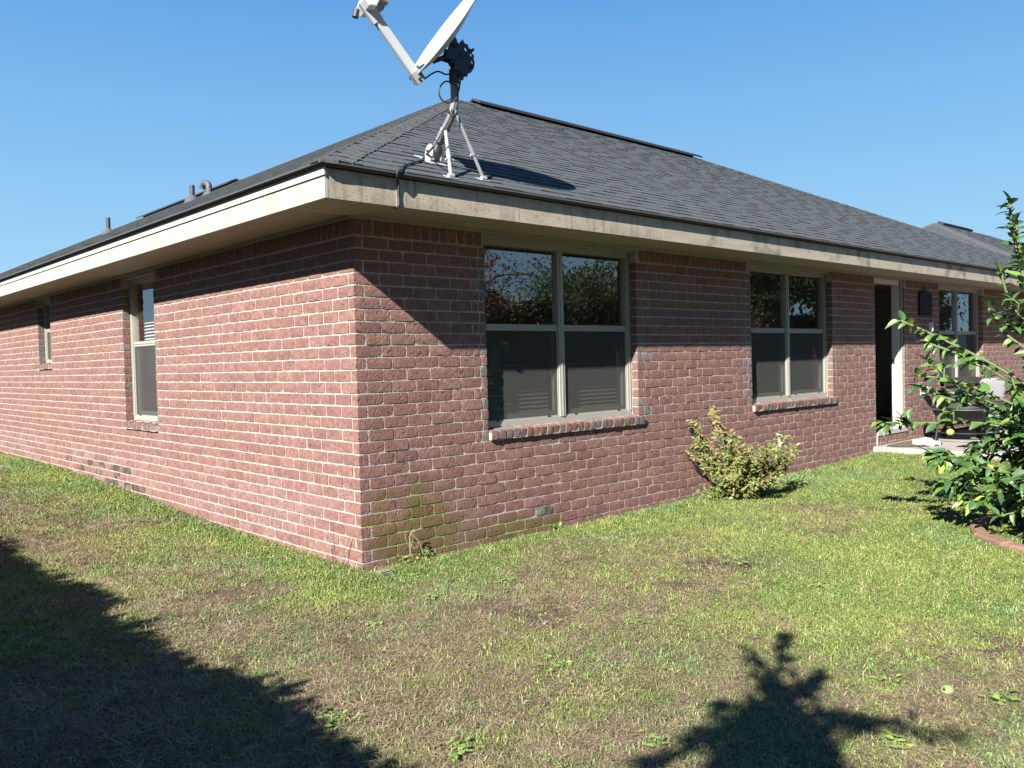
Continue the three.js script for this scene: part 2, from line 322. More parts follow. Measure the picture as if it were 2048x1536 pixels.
// ---------------------------------------------------------------- windows
const matFrame = std({ color: [.26, .255, .22], roughness: .45 });
const matTrim = std({ color: [.27, .25, .205], roughness: .6 });
const matGlass = phys({ color: [1, 1, 1], transmission: 1, thickness: 0, roughness: 0, ior: 2.5 });
const matScreen = std({ color: [.04, .04, .038], transparent: true, opacity: .66, roughness: 1 });
const matBlind = std({ color: [.36, .30, .23], roughness: .7 });
const matLatch = std({ color: [.03, .03, .03], roughness: .5 });
// window unit built in local axes: x along the wall from 0 to w, y up, outside at +z, frame front at z = 0
function windowUnit(w, y0, y1, rail, panes, place, blindTo, blindFrom = 0) {
  const win = grp('window', house); place(win);
  const fw = .045, F = [bx(0, fw, y0, y1, -.07, 0), bx(w - fw, w, y0, y1, -.07, 0), bx(fw, w - fw, y0, y0 + fw, -.07, -.0015), bx(fw, w - fw, y1 - fw, y1, -.07, -.0015)];
  const step = w / panes; for (let k = 1; k < panes; k++) F.push(bx(k * step - .032, k * step + .032, y0 + fw, y1 - fw, -.07, .003), bx(k * step - .008, k * step + .008, y0 + fw, y1 - fw, .003, .008));
  F.push(bx(.008, .02, y0 + fw, y1, 0, .006), bx(w - .02, w - .008, y0 + fw, y1, 0, .006));
  mesh('frame', merge(F), matFrame, win);
  for (let k = 0; k < panes; k++) {
    const a = k * step + (k ? .032 : fw), b = (k + 1) * step - (k < panes - 1 ? .032 : fw);
    mesh('meeting_rail', merge([bx(a, b, rail - .028, rail + .022, -.06, -.012), bx(a, b, rail - .006, rail + .004, -.012, -.006)]), matFrame, win);
    mesh('upper_pane', quadGeo(V(a, rail + .02, -.03), V(b, rail + .02, -.03), V(b, y1 - fw, -.03), V(a, y1 - fw, -.03)), matGlass, win);
    const s = .032; mesh('lower_sash', merge([bx(a, a + s, y0 + fw, rail - .028, -.062, -.036), bx(b - s, b, y0 + fw, rail - .028, -.062, -.036), bx(a + s, b - s, y0 + fw, y0 + fw + .05, -.062, -.036)]), matFrame, win);
    mesh('lower_pane', quadGeo(V(a + s, y0 + fw + .05, -.05), V(b - s, y0 + fw + .05, -.05), V(b - s, rail - .028, -.05), V(a + s, rail - .028, -.05)), matGlass, win);
    const q = .012; mesh('insect_screen', quadGeo(V(a + q, y0 + fw + q, -.016), V(b - q, y0 + fw + q, -.016), V(b - q, rail - .03, -.016), V(a + q, rail - .03, -.016)), matScreen, win);
    mesh('screen_frame', merge([bx(a, a + q, y0 + fw, rail - .03, -.022, -.01), bx(b - q, b, y0 + fw, rail - .03, -.022, -.01), bx(a + q, b - q, y0 + fw, y0 + fw + q, -.022, -.01)]), matFrame, win);
    for (const lx of [a + .13, b - .13]) mesh('latch', bx(lx - .012, lx + .012, y0 + fw + .002, y0 + fw + .02, -.01, -.002), matLatch, win);
    const B = []; for (let y = Math.max(blindFrom, y0 + .07); y < blindTo; y += .034) { const g = new THREE.BoxGeometry(b - a - .05, .002, .03); g.rotateX(.62); g.translate((a + b) / 2, y, -.12); B.push(g); }
    if (B.length) mesh('blind', merge(B), matBlind, win);
  }
  return win;
}
const ZF = -.078, lastW = [];
for (const o of openF) if (!o.door) windowUnit(o.b - o.a, .893, 2.352, 1.675, 2, g => g.position.set(o.a, 0, ZF), o.a < 2 ? 1.4 : 0);
windowUnit(openL[0].b - openL[0].a, .893, 2.352, 1.685, 1, g => { g.position.set(-ZF, 0, -openL[0].b); g.rotation.y = -Math.PI / 2; }, 2.05, 1.7);
windowUnit(openL[1].b - openL[1].a, 1.53, 2.352, 1.97, 1, g => { g.position.set(-ZF, 0, -openL[1].b); g.rotation.y = -Math.PI / 2; }, 0);
// head boards between window and soffit
for (const o of openF) if (!o.door) mesh('head_board', bx(o.a, o.b, 2.353, 2.40, -.09, -.02), matTrim, house);
for (const o of openL) mesh('head_board', bx(.02, .09, 2.353, 2.40, -o.b, -o.a), matTrim, house);
// rowlock sills
function sill(a, b, yb, place) {
  const s = grp('window_sill', house); place(s); const r = rng(a * 1000 | 0), n = Math.round((b - a) / .0735), w = (b - a) / n;
  mesh('mortar', merge([bx(a + .004, b - .004, yb + .006, yb + .062, -.11, .026), bx(a + .004, b - .004, yb + .062, yb + .085, -.11, -.03)]), matMortar, s);
  for (let k = 0; k < n; k++) {
    const g = brickGeo(w - .011, .066, .13, r, jit(pick([...ENDS, ...ENDS, TONES[0], GREY, [.36, .2, .15]], r), r), 0);
    const m = mesh('brick', g, matBrick, s); m.rotation.x = .13 + rr(-.02, .02, r); m.rotation.z = rr(-.02, .02, r); m.position.set(a + (k + .5) * w, yb + .042 + rr(-.003, .003, r), .034 + rr(-.004, .004, r));
  }
}
for (const o of openF) if (!o.door) sill(o.a - .0, o.b + .055, .806, g => { });
sill(0, openL[0].b - openL[0].a + .02, .806, g => { g.position.set(0, 0, -openL[0].b - .01); g.rotation.y = -Math.PI / 2; });
sill(0, openL[1].b - openL[1].a + .02, 1.452, g => { g.position.set(0, 0, -openL[1].b - .01); g.rotation.y = -Math.PI / 2; });

// ---------------------------------------------------------------- door
{
  const o = openF[2], d = grp('door', house);
  const matWhite = std({ color: [.54, .535, .515], roughness: .5 }), matDoor = std({ color: [.20, .17, .14], roughness: .6 });
  mesh('frame', merge([bx(o.b - .05, o.b + .03, o.y, 2.36, -.16, -.0855), bx(o.b - .05, o.b - .0005, o.y, 2.36, -.0855, -.055), bx(o.a - .03, o.a + .045, o.y, 2.36, -.16, -.0855), bx(o.a + .0005, o.a + .045, o.y, 2.36, -.0855, -.055), bx(o.a + .045, o.b - .05, 2.31, 2.36, -.16, -.055)]), matWhite, d);
  mesh('brick_mould', merge([bx(o.b - .035, o.b - .002, o.y, 2.36, -.055, -.018), bx(o.a + .002, o.a + .035, o.y, 2.36, -.055, -.018), bx(o.a + .002, o.b - .002, 2.3605, 2.398, -.09, -.018)]), matTrim, d);
  mesh('weather_strip', merge([bx(o.b - .058, o.b - .0505, o.y, 2.31, -.158, -.148), bx(o.b - .056, o.b - .0505, 1.24, 1.30, -.14, -.11)]), matLatch, d);
  const leaf = mesh('door_leaf', merge([bx(0, .78, o.y + .03, 2.305, -.045, 0), bx(.1, .68, .55, 1.25, 0, .006), bx(.1, .68, 1.38, 2.2, 0, .006)]), matDoor, d); leaf.position.set(o.a + .05, 0, -.262); leaf.rotation.y = 1.75;
  mesh('handle', merge([bar(V(.72, 1.30, 0), V(.72, 1.30, .05), .012), bar(V(.72, 1.30, .05), V(.62, 1.30, .05), .009)]), std({ color: [.3, .28, .25], metalness: .8, roughness: .35 }), leaf);
  mesh('threshold', merge([bx(o.a, o.b, o.y - .055, o.y, -.26, .03)]), std({ color: [.30, .30, .29], roughness: .8 }), d);
  const st = grp('door_step', house), r = rng(77); const a = o.a, b = o.b, n = 12, w = (b - a) / n;
  mesh('mortar', bx(a + .003, b - .003, .1, o.y - .056, -.2, .016), matMortar, st);
  for (let k = 0; k < n; k++) for (const [y, hh] of [[.285, .085], [.175, .12]]) {
    const m = mesh('brick', brickGeo(w - .01, hh - .006, .1, r, jit(pick(TONES, r), r), 0), matBrick, st); m.position.set(a + (k + .5) * w, y, .022 + rr(-.002, .002, r));
  }
}

// ---------------------------------------------------------------- eaves: soffit, fascia
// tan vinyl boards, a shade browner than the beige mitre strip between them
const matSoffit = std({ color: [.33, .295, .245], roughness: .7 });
const fasciaMap = tex(1024, 256, (u, v, i, j) => { // mildew specks and rain streaks, denser towards the dish corner
  const n = fbm(u * 60, v * 12, 9, 3, 0), sp = h2(i, j, 40) * .5 + .5 * vnoise(u * 480, v * 120, 77), st = fbm(u * 130, v * 1.5, 15, 3), nearC = sstep(.36, .04, u);
  let b = .86 + .12 * (n - .5) - .20 * clamp((st - .52) * 4) * (.5 + .5 * (1 - nearC)) - .05 * h2(i, j, 7);
  b -= clamp((sp - .80 + .10 * nearC) * 7) * .26 * (.25 + .75 * nearC);
  return [b, b * .975, b * .93];
}, true, 1);
fasciaMap.repeat.set(1 / 16, 1 / .2);
const speckMap = tex(1024, 128, (u, v, i, j) => { // mildew specks on the boards next to the dish
  const n = fbm(u * 9, v * 2, 9, 4), sp = vnoise(u * 300, v * 38, 77), s2 = vnoise(u * 560, v * 70, 31), dens = fbm(u * 16, v * 3, 5, 3), st = fbm(u * 60, v * .8, 15, 2);
  const b = .86 + .16 * (n - .5) - .10 * clamp((st - .55) * 4) - clamp((sp - .80 + .22 * (dens - .4)) * 6) * .30 - clamp((s2 - .82 + .2 * (dens - .4)) * 6) * .25 - .05 * h2(i, j, 7); return [b, b * .965, b * .91];
}, true, 1); speckMap.repeat.set(1 / 2.2, 1 / .2);
const matFasciaF = std({ color: [.45, .42, .375], map: fasciaMap, roughness: .6 });
const matFasciaS = std({ color: [.45, .42, .37], map: speckMap, roughness: .65 });
const matFasciaL = std({ color: [.41, .395, .365], map: tex(512, 256, (u, v, i, j) => { const st = fbm(u * 50, v * 1.2, 5, 3, 50), b = .93 - .12 * clamp((st - .5) * 3) + .05 * (fbm(u * 60, v * 30, 2, 3, 60) - .5) - .04 * h2(i, j, 1); return [b, b * .985, b * .95]; }, true, .5), roughness: .55 });
{
  const fz = OH, fx = -OH, yb = 2.378, yt = 2.552, L = FRONT_LEN + OH;
  const fascia = grp('fascia', house);
  // front boards with butt joints where the photograph shows them
  const cutsF = [fx, .155, 1.06, 2.7, 4.4, 8.1, 11.8, L];
  for (let k = 0; k < cutsF.length - 1; k++) { const g = bx(cutsF[k] + .0015, cutsF[k + 1] - .0015, yb, yt, fz - .02, fz + (k % 2 ? .0012 : 0)); g.attributes.uv.array.forEach((v, i, a) => { a[i] = i % 2 ? v - yb : v + .5; }); mesh('board', g, k < 3 ? matFasciaS : matFasciaF, fascia); }
  const cutsL = [-.0, 3.6, 7.2, 10.8, 14.4, 28]; cutsL[0] = -fz + .0205;
  for (let k = 0; k < cutsL.length - 1; k++) mesh('board', bx(fx, fx + .02, yb, yt, -cutsL[k + 1] + .0015, k ? -cutsL[k] - .0015 : fz + .0015), matFasciaL, fascia);
  // upper trim strip (drip edge) on the side eave and the flashing under the shingles
  mesh('drip_edge', merge([bx(fx - .012, fx, yt - .045, yt + .012, -28, fz + .012)]), std({ color: [.38, .38, .345], roughness: .5 }), fascia);
  // soffit boards
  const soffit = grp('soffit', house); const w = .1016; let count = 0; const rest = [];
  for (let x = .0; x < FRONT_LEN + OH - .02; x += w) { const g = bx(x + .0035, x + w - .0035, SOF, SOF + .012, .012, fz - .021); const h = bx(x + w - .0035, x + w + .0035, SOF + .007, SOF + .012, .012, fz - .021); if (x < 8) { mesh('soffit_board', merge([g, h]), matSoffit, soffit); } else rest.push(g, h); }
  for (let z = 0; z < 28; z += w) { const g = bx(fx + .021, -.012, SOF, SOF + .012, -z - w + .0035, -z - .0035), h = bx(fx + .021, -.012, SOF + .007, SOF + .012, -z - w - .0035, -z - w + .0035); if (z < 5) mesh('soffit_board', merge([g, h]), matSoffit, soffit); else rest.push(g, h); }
  // corner square split on the mitre
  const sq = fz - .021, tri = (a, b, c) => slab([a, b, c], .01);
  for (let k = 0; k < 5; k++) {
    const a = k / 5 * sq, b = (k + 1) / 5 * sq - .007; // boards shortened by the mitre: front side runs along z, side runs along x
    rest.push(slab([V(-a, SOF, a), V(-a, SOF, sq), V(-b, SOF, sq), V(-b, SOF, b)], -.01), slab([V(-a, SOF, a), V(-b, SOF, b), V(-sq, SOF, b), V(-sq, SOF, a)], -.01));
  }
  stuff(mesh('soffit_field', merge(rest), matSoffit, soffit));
  const mit = new THREE.BoxGeometry(Math.SQRT2 * sq, .006, .05); mit.rotateY(Math.PI / 4); mit.translate(-sq / 2, SOF - .004, sq / 2); mesh('mitre_trim', mit, matFasciaL, soffit);
  mesh('wall_trim', merge([bx(-.02, FRONT_LEN, SOF - .028, SOF - .001, .006, .02), bx(-.02, -.006, SOF - .028, SOF - .001, -28, .006)]), matTrim, soffit);
  mesh('deck_edge', merge([bx(fx + .021, L - .02, SOF + .013, SOF + .03, -.08, fz - .021), bx(fx + .021, -.08, SOF + .013, SOF + .03, -28, -.081)]), matInside, soffit);
}

// ---------------------------------------------------------------- roof
const shMap = tex(512, 512, (u, v, i, j) => { const k = h2(i, j, 21), n = fbm(u * 30, v * 30, 12, 3, 30), b = .5 + .3 * (n - .5) + .22 * (k - .5); return [b * .955, b, b * 1.04]; }, true, 2.2);
const shBump = tex(256, 256, (u, v, i, j) => g1(h2(i, j, 5) * .6 + .4 * fbm(u * 60, v * 60, 3, 2, 60)), false, 4.4);
const matShingle = std({ map: shMap, bumpMap: shBump, bumpScale: .0022, vertexColors: true, roughness: 1 });
const roof = grp('roof', house);
const matDeck = std({ color: [.06, .06, .065] });
const UPN = V(0, 1, 0);
// a slope: origin O at its lower left corner, axis A along the eave, axis U up the slope; returns shingle pieces as geometries with their place
function shingleSlope(O, A, U, N, courses, spanAt, seed, wide) {
  const r = rng(seed), E = .1435, out = [];
  for (let c = 0; c < courses; c++) {
    const [a0, a1] = spanAt(c * E), [h0, h1] = spanAt((c + 1) * E + .03); let s = a0 - r() * .2, thick = r() < .5;
    while (s < a1) {
      const w = (wide ? 1.6 : 1) * rr(.16, .42, r), s0 = Math.max(s, a0), s1 = Math.min(s + w, a1); s += w; thick = !thick;
      if (s1 - s0 < .02) continue;
      const t = thick ? rr(.0105, .0125, r) : rr(.0065, .008, r), drop = thick ? rr(0, .004, r) : -rr(0, .003, r), lo = c * E - drop, hi = (c + 1) * E + .03;
      const P = (a, u, n) => O.clone().addScaledVector(A, a).addScaledVector(U, u).addScaledVector(N, n);
      const q = .002, A1 = P(s0 + q, lo, t), B1 = P(s1 - q, lo, t), cu = v => clamp(v, h0, h1), C1 = P(cu(s1 - q), hi, .003), D1 = P(cu(s0 + q), hi, .003), A0 = P(s0 + q, lo, -.001), B0 = P(s1 - q, lo, -.001), C0 = P(cu(s1 - q), hi, -.001), D0 = P(cu(s0 + q), hi, -.001);
      const list = [A1, B1, C1, A1, C1, D1, A0, B0, B1, A0, B1, A1, B0, C0, C1, B0, C1, B1, D0, A0, A1, D0, A1, D1];
      const g = new THREE.BufferGeometry(); g.setAttribute('position', new THREE.Float32BufferAttribute(list.flatMap(p => [p.x, p.y, p.z]), 3)); g.computeVertexNormals();
      const uv = []; for (const p of list) { const d = p.clone().sub(O); uv.push(d.dot(A) + c * .37, d.dot(U) + d.dot(N)); } g.setAttribute('uv', new THREE.Float32BufferAttribute(uv, 2));
      const b = rr(.200, .215, r); tint(g, [b * .93, b, b * 1.04]); out.push({ g, P: P((s0 + s1) / 2, (lo + hi) / 2, t), area: (s1 - s0) * E });
    }
  }
  return out;
}
function hipCap(P, dir, n1, n2, len, wid, r, name, parent, lift = 0, clip = null) {
  // folded cap: two leaves sharing the hip line
  const d = dir.clone().normalize(), a = n1.clone().cross(d).normalize(), b = n2.clone().cross(d).normalize();
  if (a.y > 0) a.negate(); if (b.y > 0) b.negate();
  const t0 = .012 + lift, t1 = .002 + lift, nm = n1.clone().add(n2).normalize(), p = (al, side, t) => P.clone().addScaledVector(d, al).addScaledVector(nm, t * 1.1).add(side);
  const z = V(0, 0, 0), s1 = a.clone().multiplyScalar(wid), s2 = b.clone().multiplyScalar(wid);
  const m1 = a.clone().multiplyScalar(wid * .18).addScaledVector(nm, -.002), m2 = b.clone().multiplyScalar(wid * .18).addScaledVector(nm, -.002);
  const L = [], quad = (p0, p1, p2, p3) => L.push(p0, p1, p2, p0, p2, p3);
  const cols = [s1, m1, m2, s2];
  for (let k = 0; k < 3; k++) { quad(p(0, cols[k], t0), p(0, cols[k + 1], t0), p(len, cols[k + 1], t1), p(len, cols[k], t1)); quad(p(0, cols[k], t0), p(0, cols[k], -.004), p(0, cols[k + 1], -.004), p(0, cols[k + 1], t0)); }
  quad(p(0, s1, t0), p(len, s1, t1), p(len, s1, -.004), p(0, s1, -.004)); quad(p(0, s2, t0), p(0, s2, -.004), p(len, s2, -.004), p(len, s2, t1));
  const g = new THREE.BufferGeometry(); g.setAttribute('position', new THREE.Float32BufferAttribute(L.flatMap(q => [q.x, q.y, q.z]), 3)); g.computeVertexNormals(); uvm(g, r() * 3, r() * 3);
  for (let i = 0, p = g.attributes.position; i < p.count; i++) if (clip) { if (p.getZ(i) > clip.z) { p.setY(i, p.getY(i) + SL * (p.getZ(i) - clip.z)); p.setZ(i, clip.z); } if (p.getX(i) < clip.x) { p.setY(i, p.getY(i) + SL * (clip.x - p.getX(i))); p.setX(i, clip.x); } }
  const bb = rr(.245, .275, r); tint(g, [bb * .98, bb, bb * 1.0]);
  return name ? mesh(name, g, matShingle, parent) : g;
}
{
  const c = 1 / Math.hypot(1, SL), E = .1435, y0 = EY0, RX2 = 11.1, XE = RX2 + (RIDGE.x + EO), slopeLen = (RIDGE.x + EO) / c;
  const fl = V(-EO, y0, EO), fr = V(XE, y0, EO), r1 = RIDGE.clone(), r2 = V(RX2, RIDGE.y, RIDGE.z), bl = V(-EO, y0, -29), rb = V(RIDGE.x, RIDGE.y, -29), br = V(XE, y0, RIDGE.z * 2 - EO), wr = V(RIDGE.x * 2 + EO, y0, -29);
  const t = .03;
  mesh('roof_deck', merge([slab([fl, fr, r2, r1], t), slab([bl, fl, r1, rb], t), slab([fr, br, r2], t), slab([V(RIDGE.x * 2 + EO, y0, RIDGE.z * 2 - EO), wr, rb, r1].reverse().reverse(), t), slab([br, V(RIDGE.x, y0, RIDGE.z * 2 - EO), r1, r2], t)].map(g => g)), matDeck, roof);
  const nF = V(0, c, c * SL), uF = V(0, c * SL, -c), nL = V(-c * SL, c, 0), uL = V(c, c * SL, 0), nR = V(c * SL, c, 0);
  const pieces = shingleSlope(fl, V(1, 0, 0), uF, nF, Math.floor(slopeLen / E), (u0) => { const k = u0 * c; return [k, XE + EO - k]; }, 61);
  for (const p of pieces) {
    const d = p.P.clone().sub(CAM), q = d.clone().applyQuaternion(camQ.clone().invert()), X = 1024 + FOC * q.x / -q.z, Y = 768 - FOC * q.y / -q.z;
    p.size = X > -20 && X < 2070 && Y > 0 ? p.area * Math.abs(d.dot(nF)) / Math.pow(d.length(), 3) : 0;
  }
  const cut = [...pieces].sort((a, b) => b.size - a.size)[299].size, rest = [];
  for (const p of pieces) if (p.size >= cut) mesh('shingle', p.g, matShingle, roof); else rest.push(p.g);
  stuff(mesh('shingle_field', merge(rest), matShingle, roof));
  // side slope: seen along its face
  const left = shingleSlope(V(-EO, y0, -29), V(0, 0, 1), uL, nL, Math.floor(slopeLen / E), (u0) => [0, 29 + EO - u0 * c], 62, true).map(p => p.g);
  const right = shingleSlope(fr, V(0, 0, -1), V(-c, c * SL, 0), nR, Math.floor(slopeLen / E), (u0) => { const k = u0 * c; return [k, 11 - k]; }, 63, true).map(p => p.g);
  const sf = stuff(mesh('side_shingle_field', merge([...left, ...right]), matShingle, roof));
  // starter edge
  mesh('shingle_edge', merge([bx(-EO, XE, y0 - .012, y0 - .0015, EO - .2, EO + .012), bx(-EO - .012, -EO + .2, y0 - .014, y0 - .0035, -29, EO + .010)]), std({ color: [.05, .052, .056], roughness: 1 }), roof);
  // hip caps
  const r = rng(19), hip = r1.clone().sub(fl), HL = hip.length(), n = Math.floor(HL / E);
  for (let k = 0; k < n; k++) { const cap = hipCap(fl.clone().addScaledVector(hip, (k * E - .01) / HL), hip, nF, nL, E + .02, .155 + rr(-.004, .004, r), r, 'hip_cap', roof, .004, V(-EO - .012, 0, EO + .014)); }
  const hipR = r2.clone().sub(fr), caps = []; for (let k = 0; k < n; k++) caps.push(hipCap(fr.clone().addScaledVector(hipR, k * E / HL), hipR, nF, nR, E + .02, .155, r, null, null, .006)); stuff(mesh('far_hip_cap', merge(caps), matShingle, roof));
  const rc = []; for (let x = r1.x; x < r2.x; x += E) rc.push(hipCap(V(x, r1.y, r1.z), V(1, 0, 0), nF, V(0, c, -c * SL), E + .02, .15, r, null, null, .004));
  for (let z = r1.z; z > -28.9; z -= E) rc.push(hipCap(V(r1.x, r1.y, z), V(0, 0, -1), nL, nR, E + .02, .15, r, null, null, .004));
  stuff(mesh('ridge_cap', merge(rc), matShingle, roof));
  // ridge vents
  const matVent = std({ color: [.022, .024, .032], roughness: .7 });
  const vent = (a, b, name) => { const d = b.clone().sub(a), L = d.length(), s = new THREE.Shape(); s.moveTo(-.17, -.06); s.lineTo(-.17, -.028); s.lineTo(0, .052); s.lineTo(.17, -.028); s.lineTo(.17, -.06); s.lineTo(0, .02); s.closePath(); const g = new THREE.ExtrudeGeometry(s, { depth: L, bevelEnabled: false }); g.applyQuaternion(new THREE.Quaternion().setFromUnitVectors(V(0, 0, 1), d.clone().normalize())); g.translate(a.x, a.y + .03, a.z); return mesh('ridge_vent', strip(g), matVent, roof); };
  vent(V(5.33, RIDGE.y, RIDGE.z), V(11.02, RIDGE.y, RIDGE.z)); vent(V(RIDGE.x, RIDGE.y, -12.1), V(RIDGE.x, RIDGE.y, -17.5));
  // pipe vents on the side slope
  const matPipe = std({ color: [.03, .034, .048], roughness: .55 }), yAt = x => y0 + SL * (x + EO);
  const pipe = (pxx, pyy, x, hgt) => {
    const b = px(pxx, pyy, 'x', x); b.y = yAt(x); const g = grp('vent_pipe', roof);
    mesh('pipe', bar(V(b.x, b.y - .05, b.z), V(b.x, b.y + hgt, b.z), .042, .042, 14), matPipe, g);
    const pr = [[.14, -.09], [.12, .02], [.075, .05], [.05, .08], [.046, .085]].map(p => new THREE.Vector2(...p)); const l = new THREE.LatheGeometry(pr, 18); l.translate(b.x, b.y, b.z); mesh('boot', strip(l.toNonIndexed()), std({ color: [.055, .06, .068], roughness: .8 }), g);
  };
  pipe(385, 399, 2.7, .25); pipe(217, 464, 2.7, .30);
  { // goose-neck vent
    const x = 2.9, b = px(418, 384, 'x', x); b.y = yAt(x); const g = grp('gooseneck_vent', roof);
    mesh('hood', tube([V(b.x, b.y - .1, b.z), V(b.x, b.y + .08, b.z), V(b.x, b.y + .16, b.z - .02), V(b.x - .02, b.y + .19, b.z - .09), V(b.x - .03, b.y + .16, b.z - .16), V(b.x - .03, b.y + .11, b.z - .18)], .052, 12, 30), std({ color: [.055, .06, .068], roughness: .6 }), g);
    mesh('flange', bar(V(b.x, b.y - .06, b.z), V(b.x, b.y + .03, b.z), .13, .07, 14), std({ color: [.06, .065, .072], roughness: .7 }), g);
  }
}

// ---------------------------------------------------------------- neighbouring house, far right
{
  const nb = tag(grp('neighbour_house'), 'dark hip roof of another brick house rising behind the roof end', 'house');
  const c = 1 / Math.hypot(1, SL), P1 = px(1870, 446, 'y', RIDGE.y), k = (RIDGE.y - EY0) / SL, x0 = P1.x - k, z0 = P1.z + k, zb = P1.z - k, X2 = P1.x + 4.4, x1 = X2 + k;
  const fl = V(x0, EY0, z0), fr = V(x1, EY0, z0), bl = V(x0, EY0, zb), br = V(x1, EY0, zb), r1 = P1.clone(), r2 = V(X2, P1.y, P1.z);
  mesh('wall', bx(x0 + .5, x1 - .5, -.3, 2.42, zb + .5, z0 - .5), std({ color: [.42, .17, .125], map: brickMap }), nb);
  mesh('fascia', bx(x0, x1, 2.4, 2.56, zb, z0), matFasciaL, nb);
  mesh('roof_deck', merge([slab([fl, fr, r2, r1], .02), slab([bl, fl, r1], .02), slab([fr, br, r2], .02), slab([br, bl, r1, r2], .02)]), matDeck, nb);
  const nF = V(0, c, c * SL), nL = V(-c * SL, c, 0), E = .1435, n = Math.floor(k / c / E), sl = [];
  for (const p of shingleSlope(fl, V(1, 0, 0), V(0, c * SL, -c), nF, n, u => [u * c, x1 - x0 - u * c], 71, true)) sl.push(p.g);
  for (const p of shingleSlope(bl, V(0, 0, 1), V(c, c * SL, 0), nL, n, u => [u * c, z0 - zb - u * c], 72, true)) sl.push(p.g);
  stuff(mesh('shingle_field', merge(sl), matShingle, nb));
  const r = rng(5), hip = r1.clone().sub(fl), HL = hip.length(), caps = []; for (let q = 0; q < HL / E - 1; q++) caps.push(hipCap(fl.clone().addScaledVector(hip, q * E / HL), hip, nF, nL, E + .02, .17, r, null, null, .006));
  const hb = r1.clone().sub(bl); for (let q = 0; q < HL / E - 1; q++) caps.push(hipCap(bl.clone().addScaledVector(hb, q * E / HL), hb, V(0, c, -c * SL), nL, E + .02, .17, r, null, null, .006));
  stuff(mesh('hip_cap', merge(caps), matShingle, nb));
  mesh('ridge_vent', merge([slab([V(P1.x + .25, P1.y + .0, P1.z + .17), V(X2 - 1.7, P1.y + .0, P1.z + .17), V(X2 - 1.7, P1.y + .085, P1.z), V(P1.x + .25, P1.y + .085, P1.z)], .08)]), std({ color: [.022, .024, .032] }), nb);
}

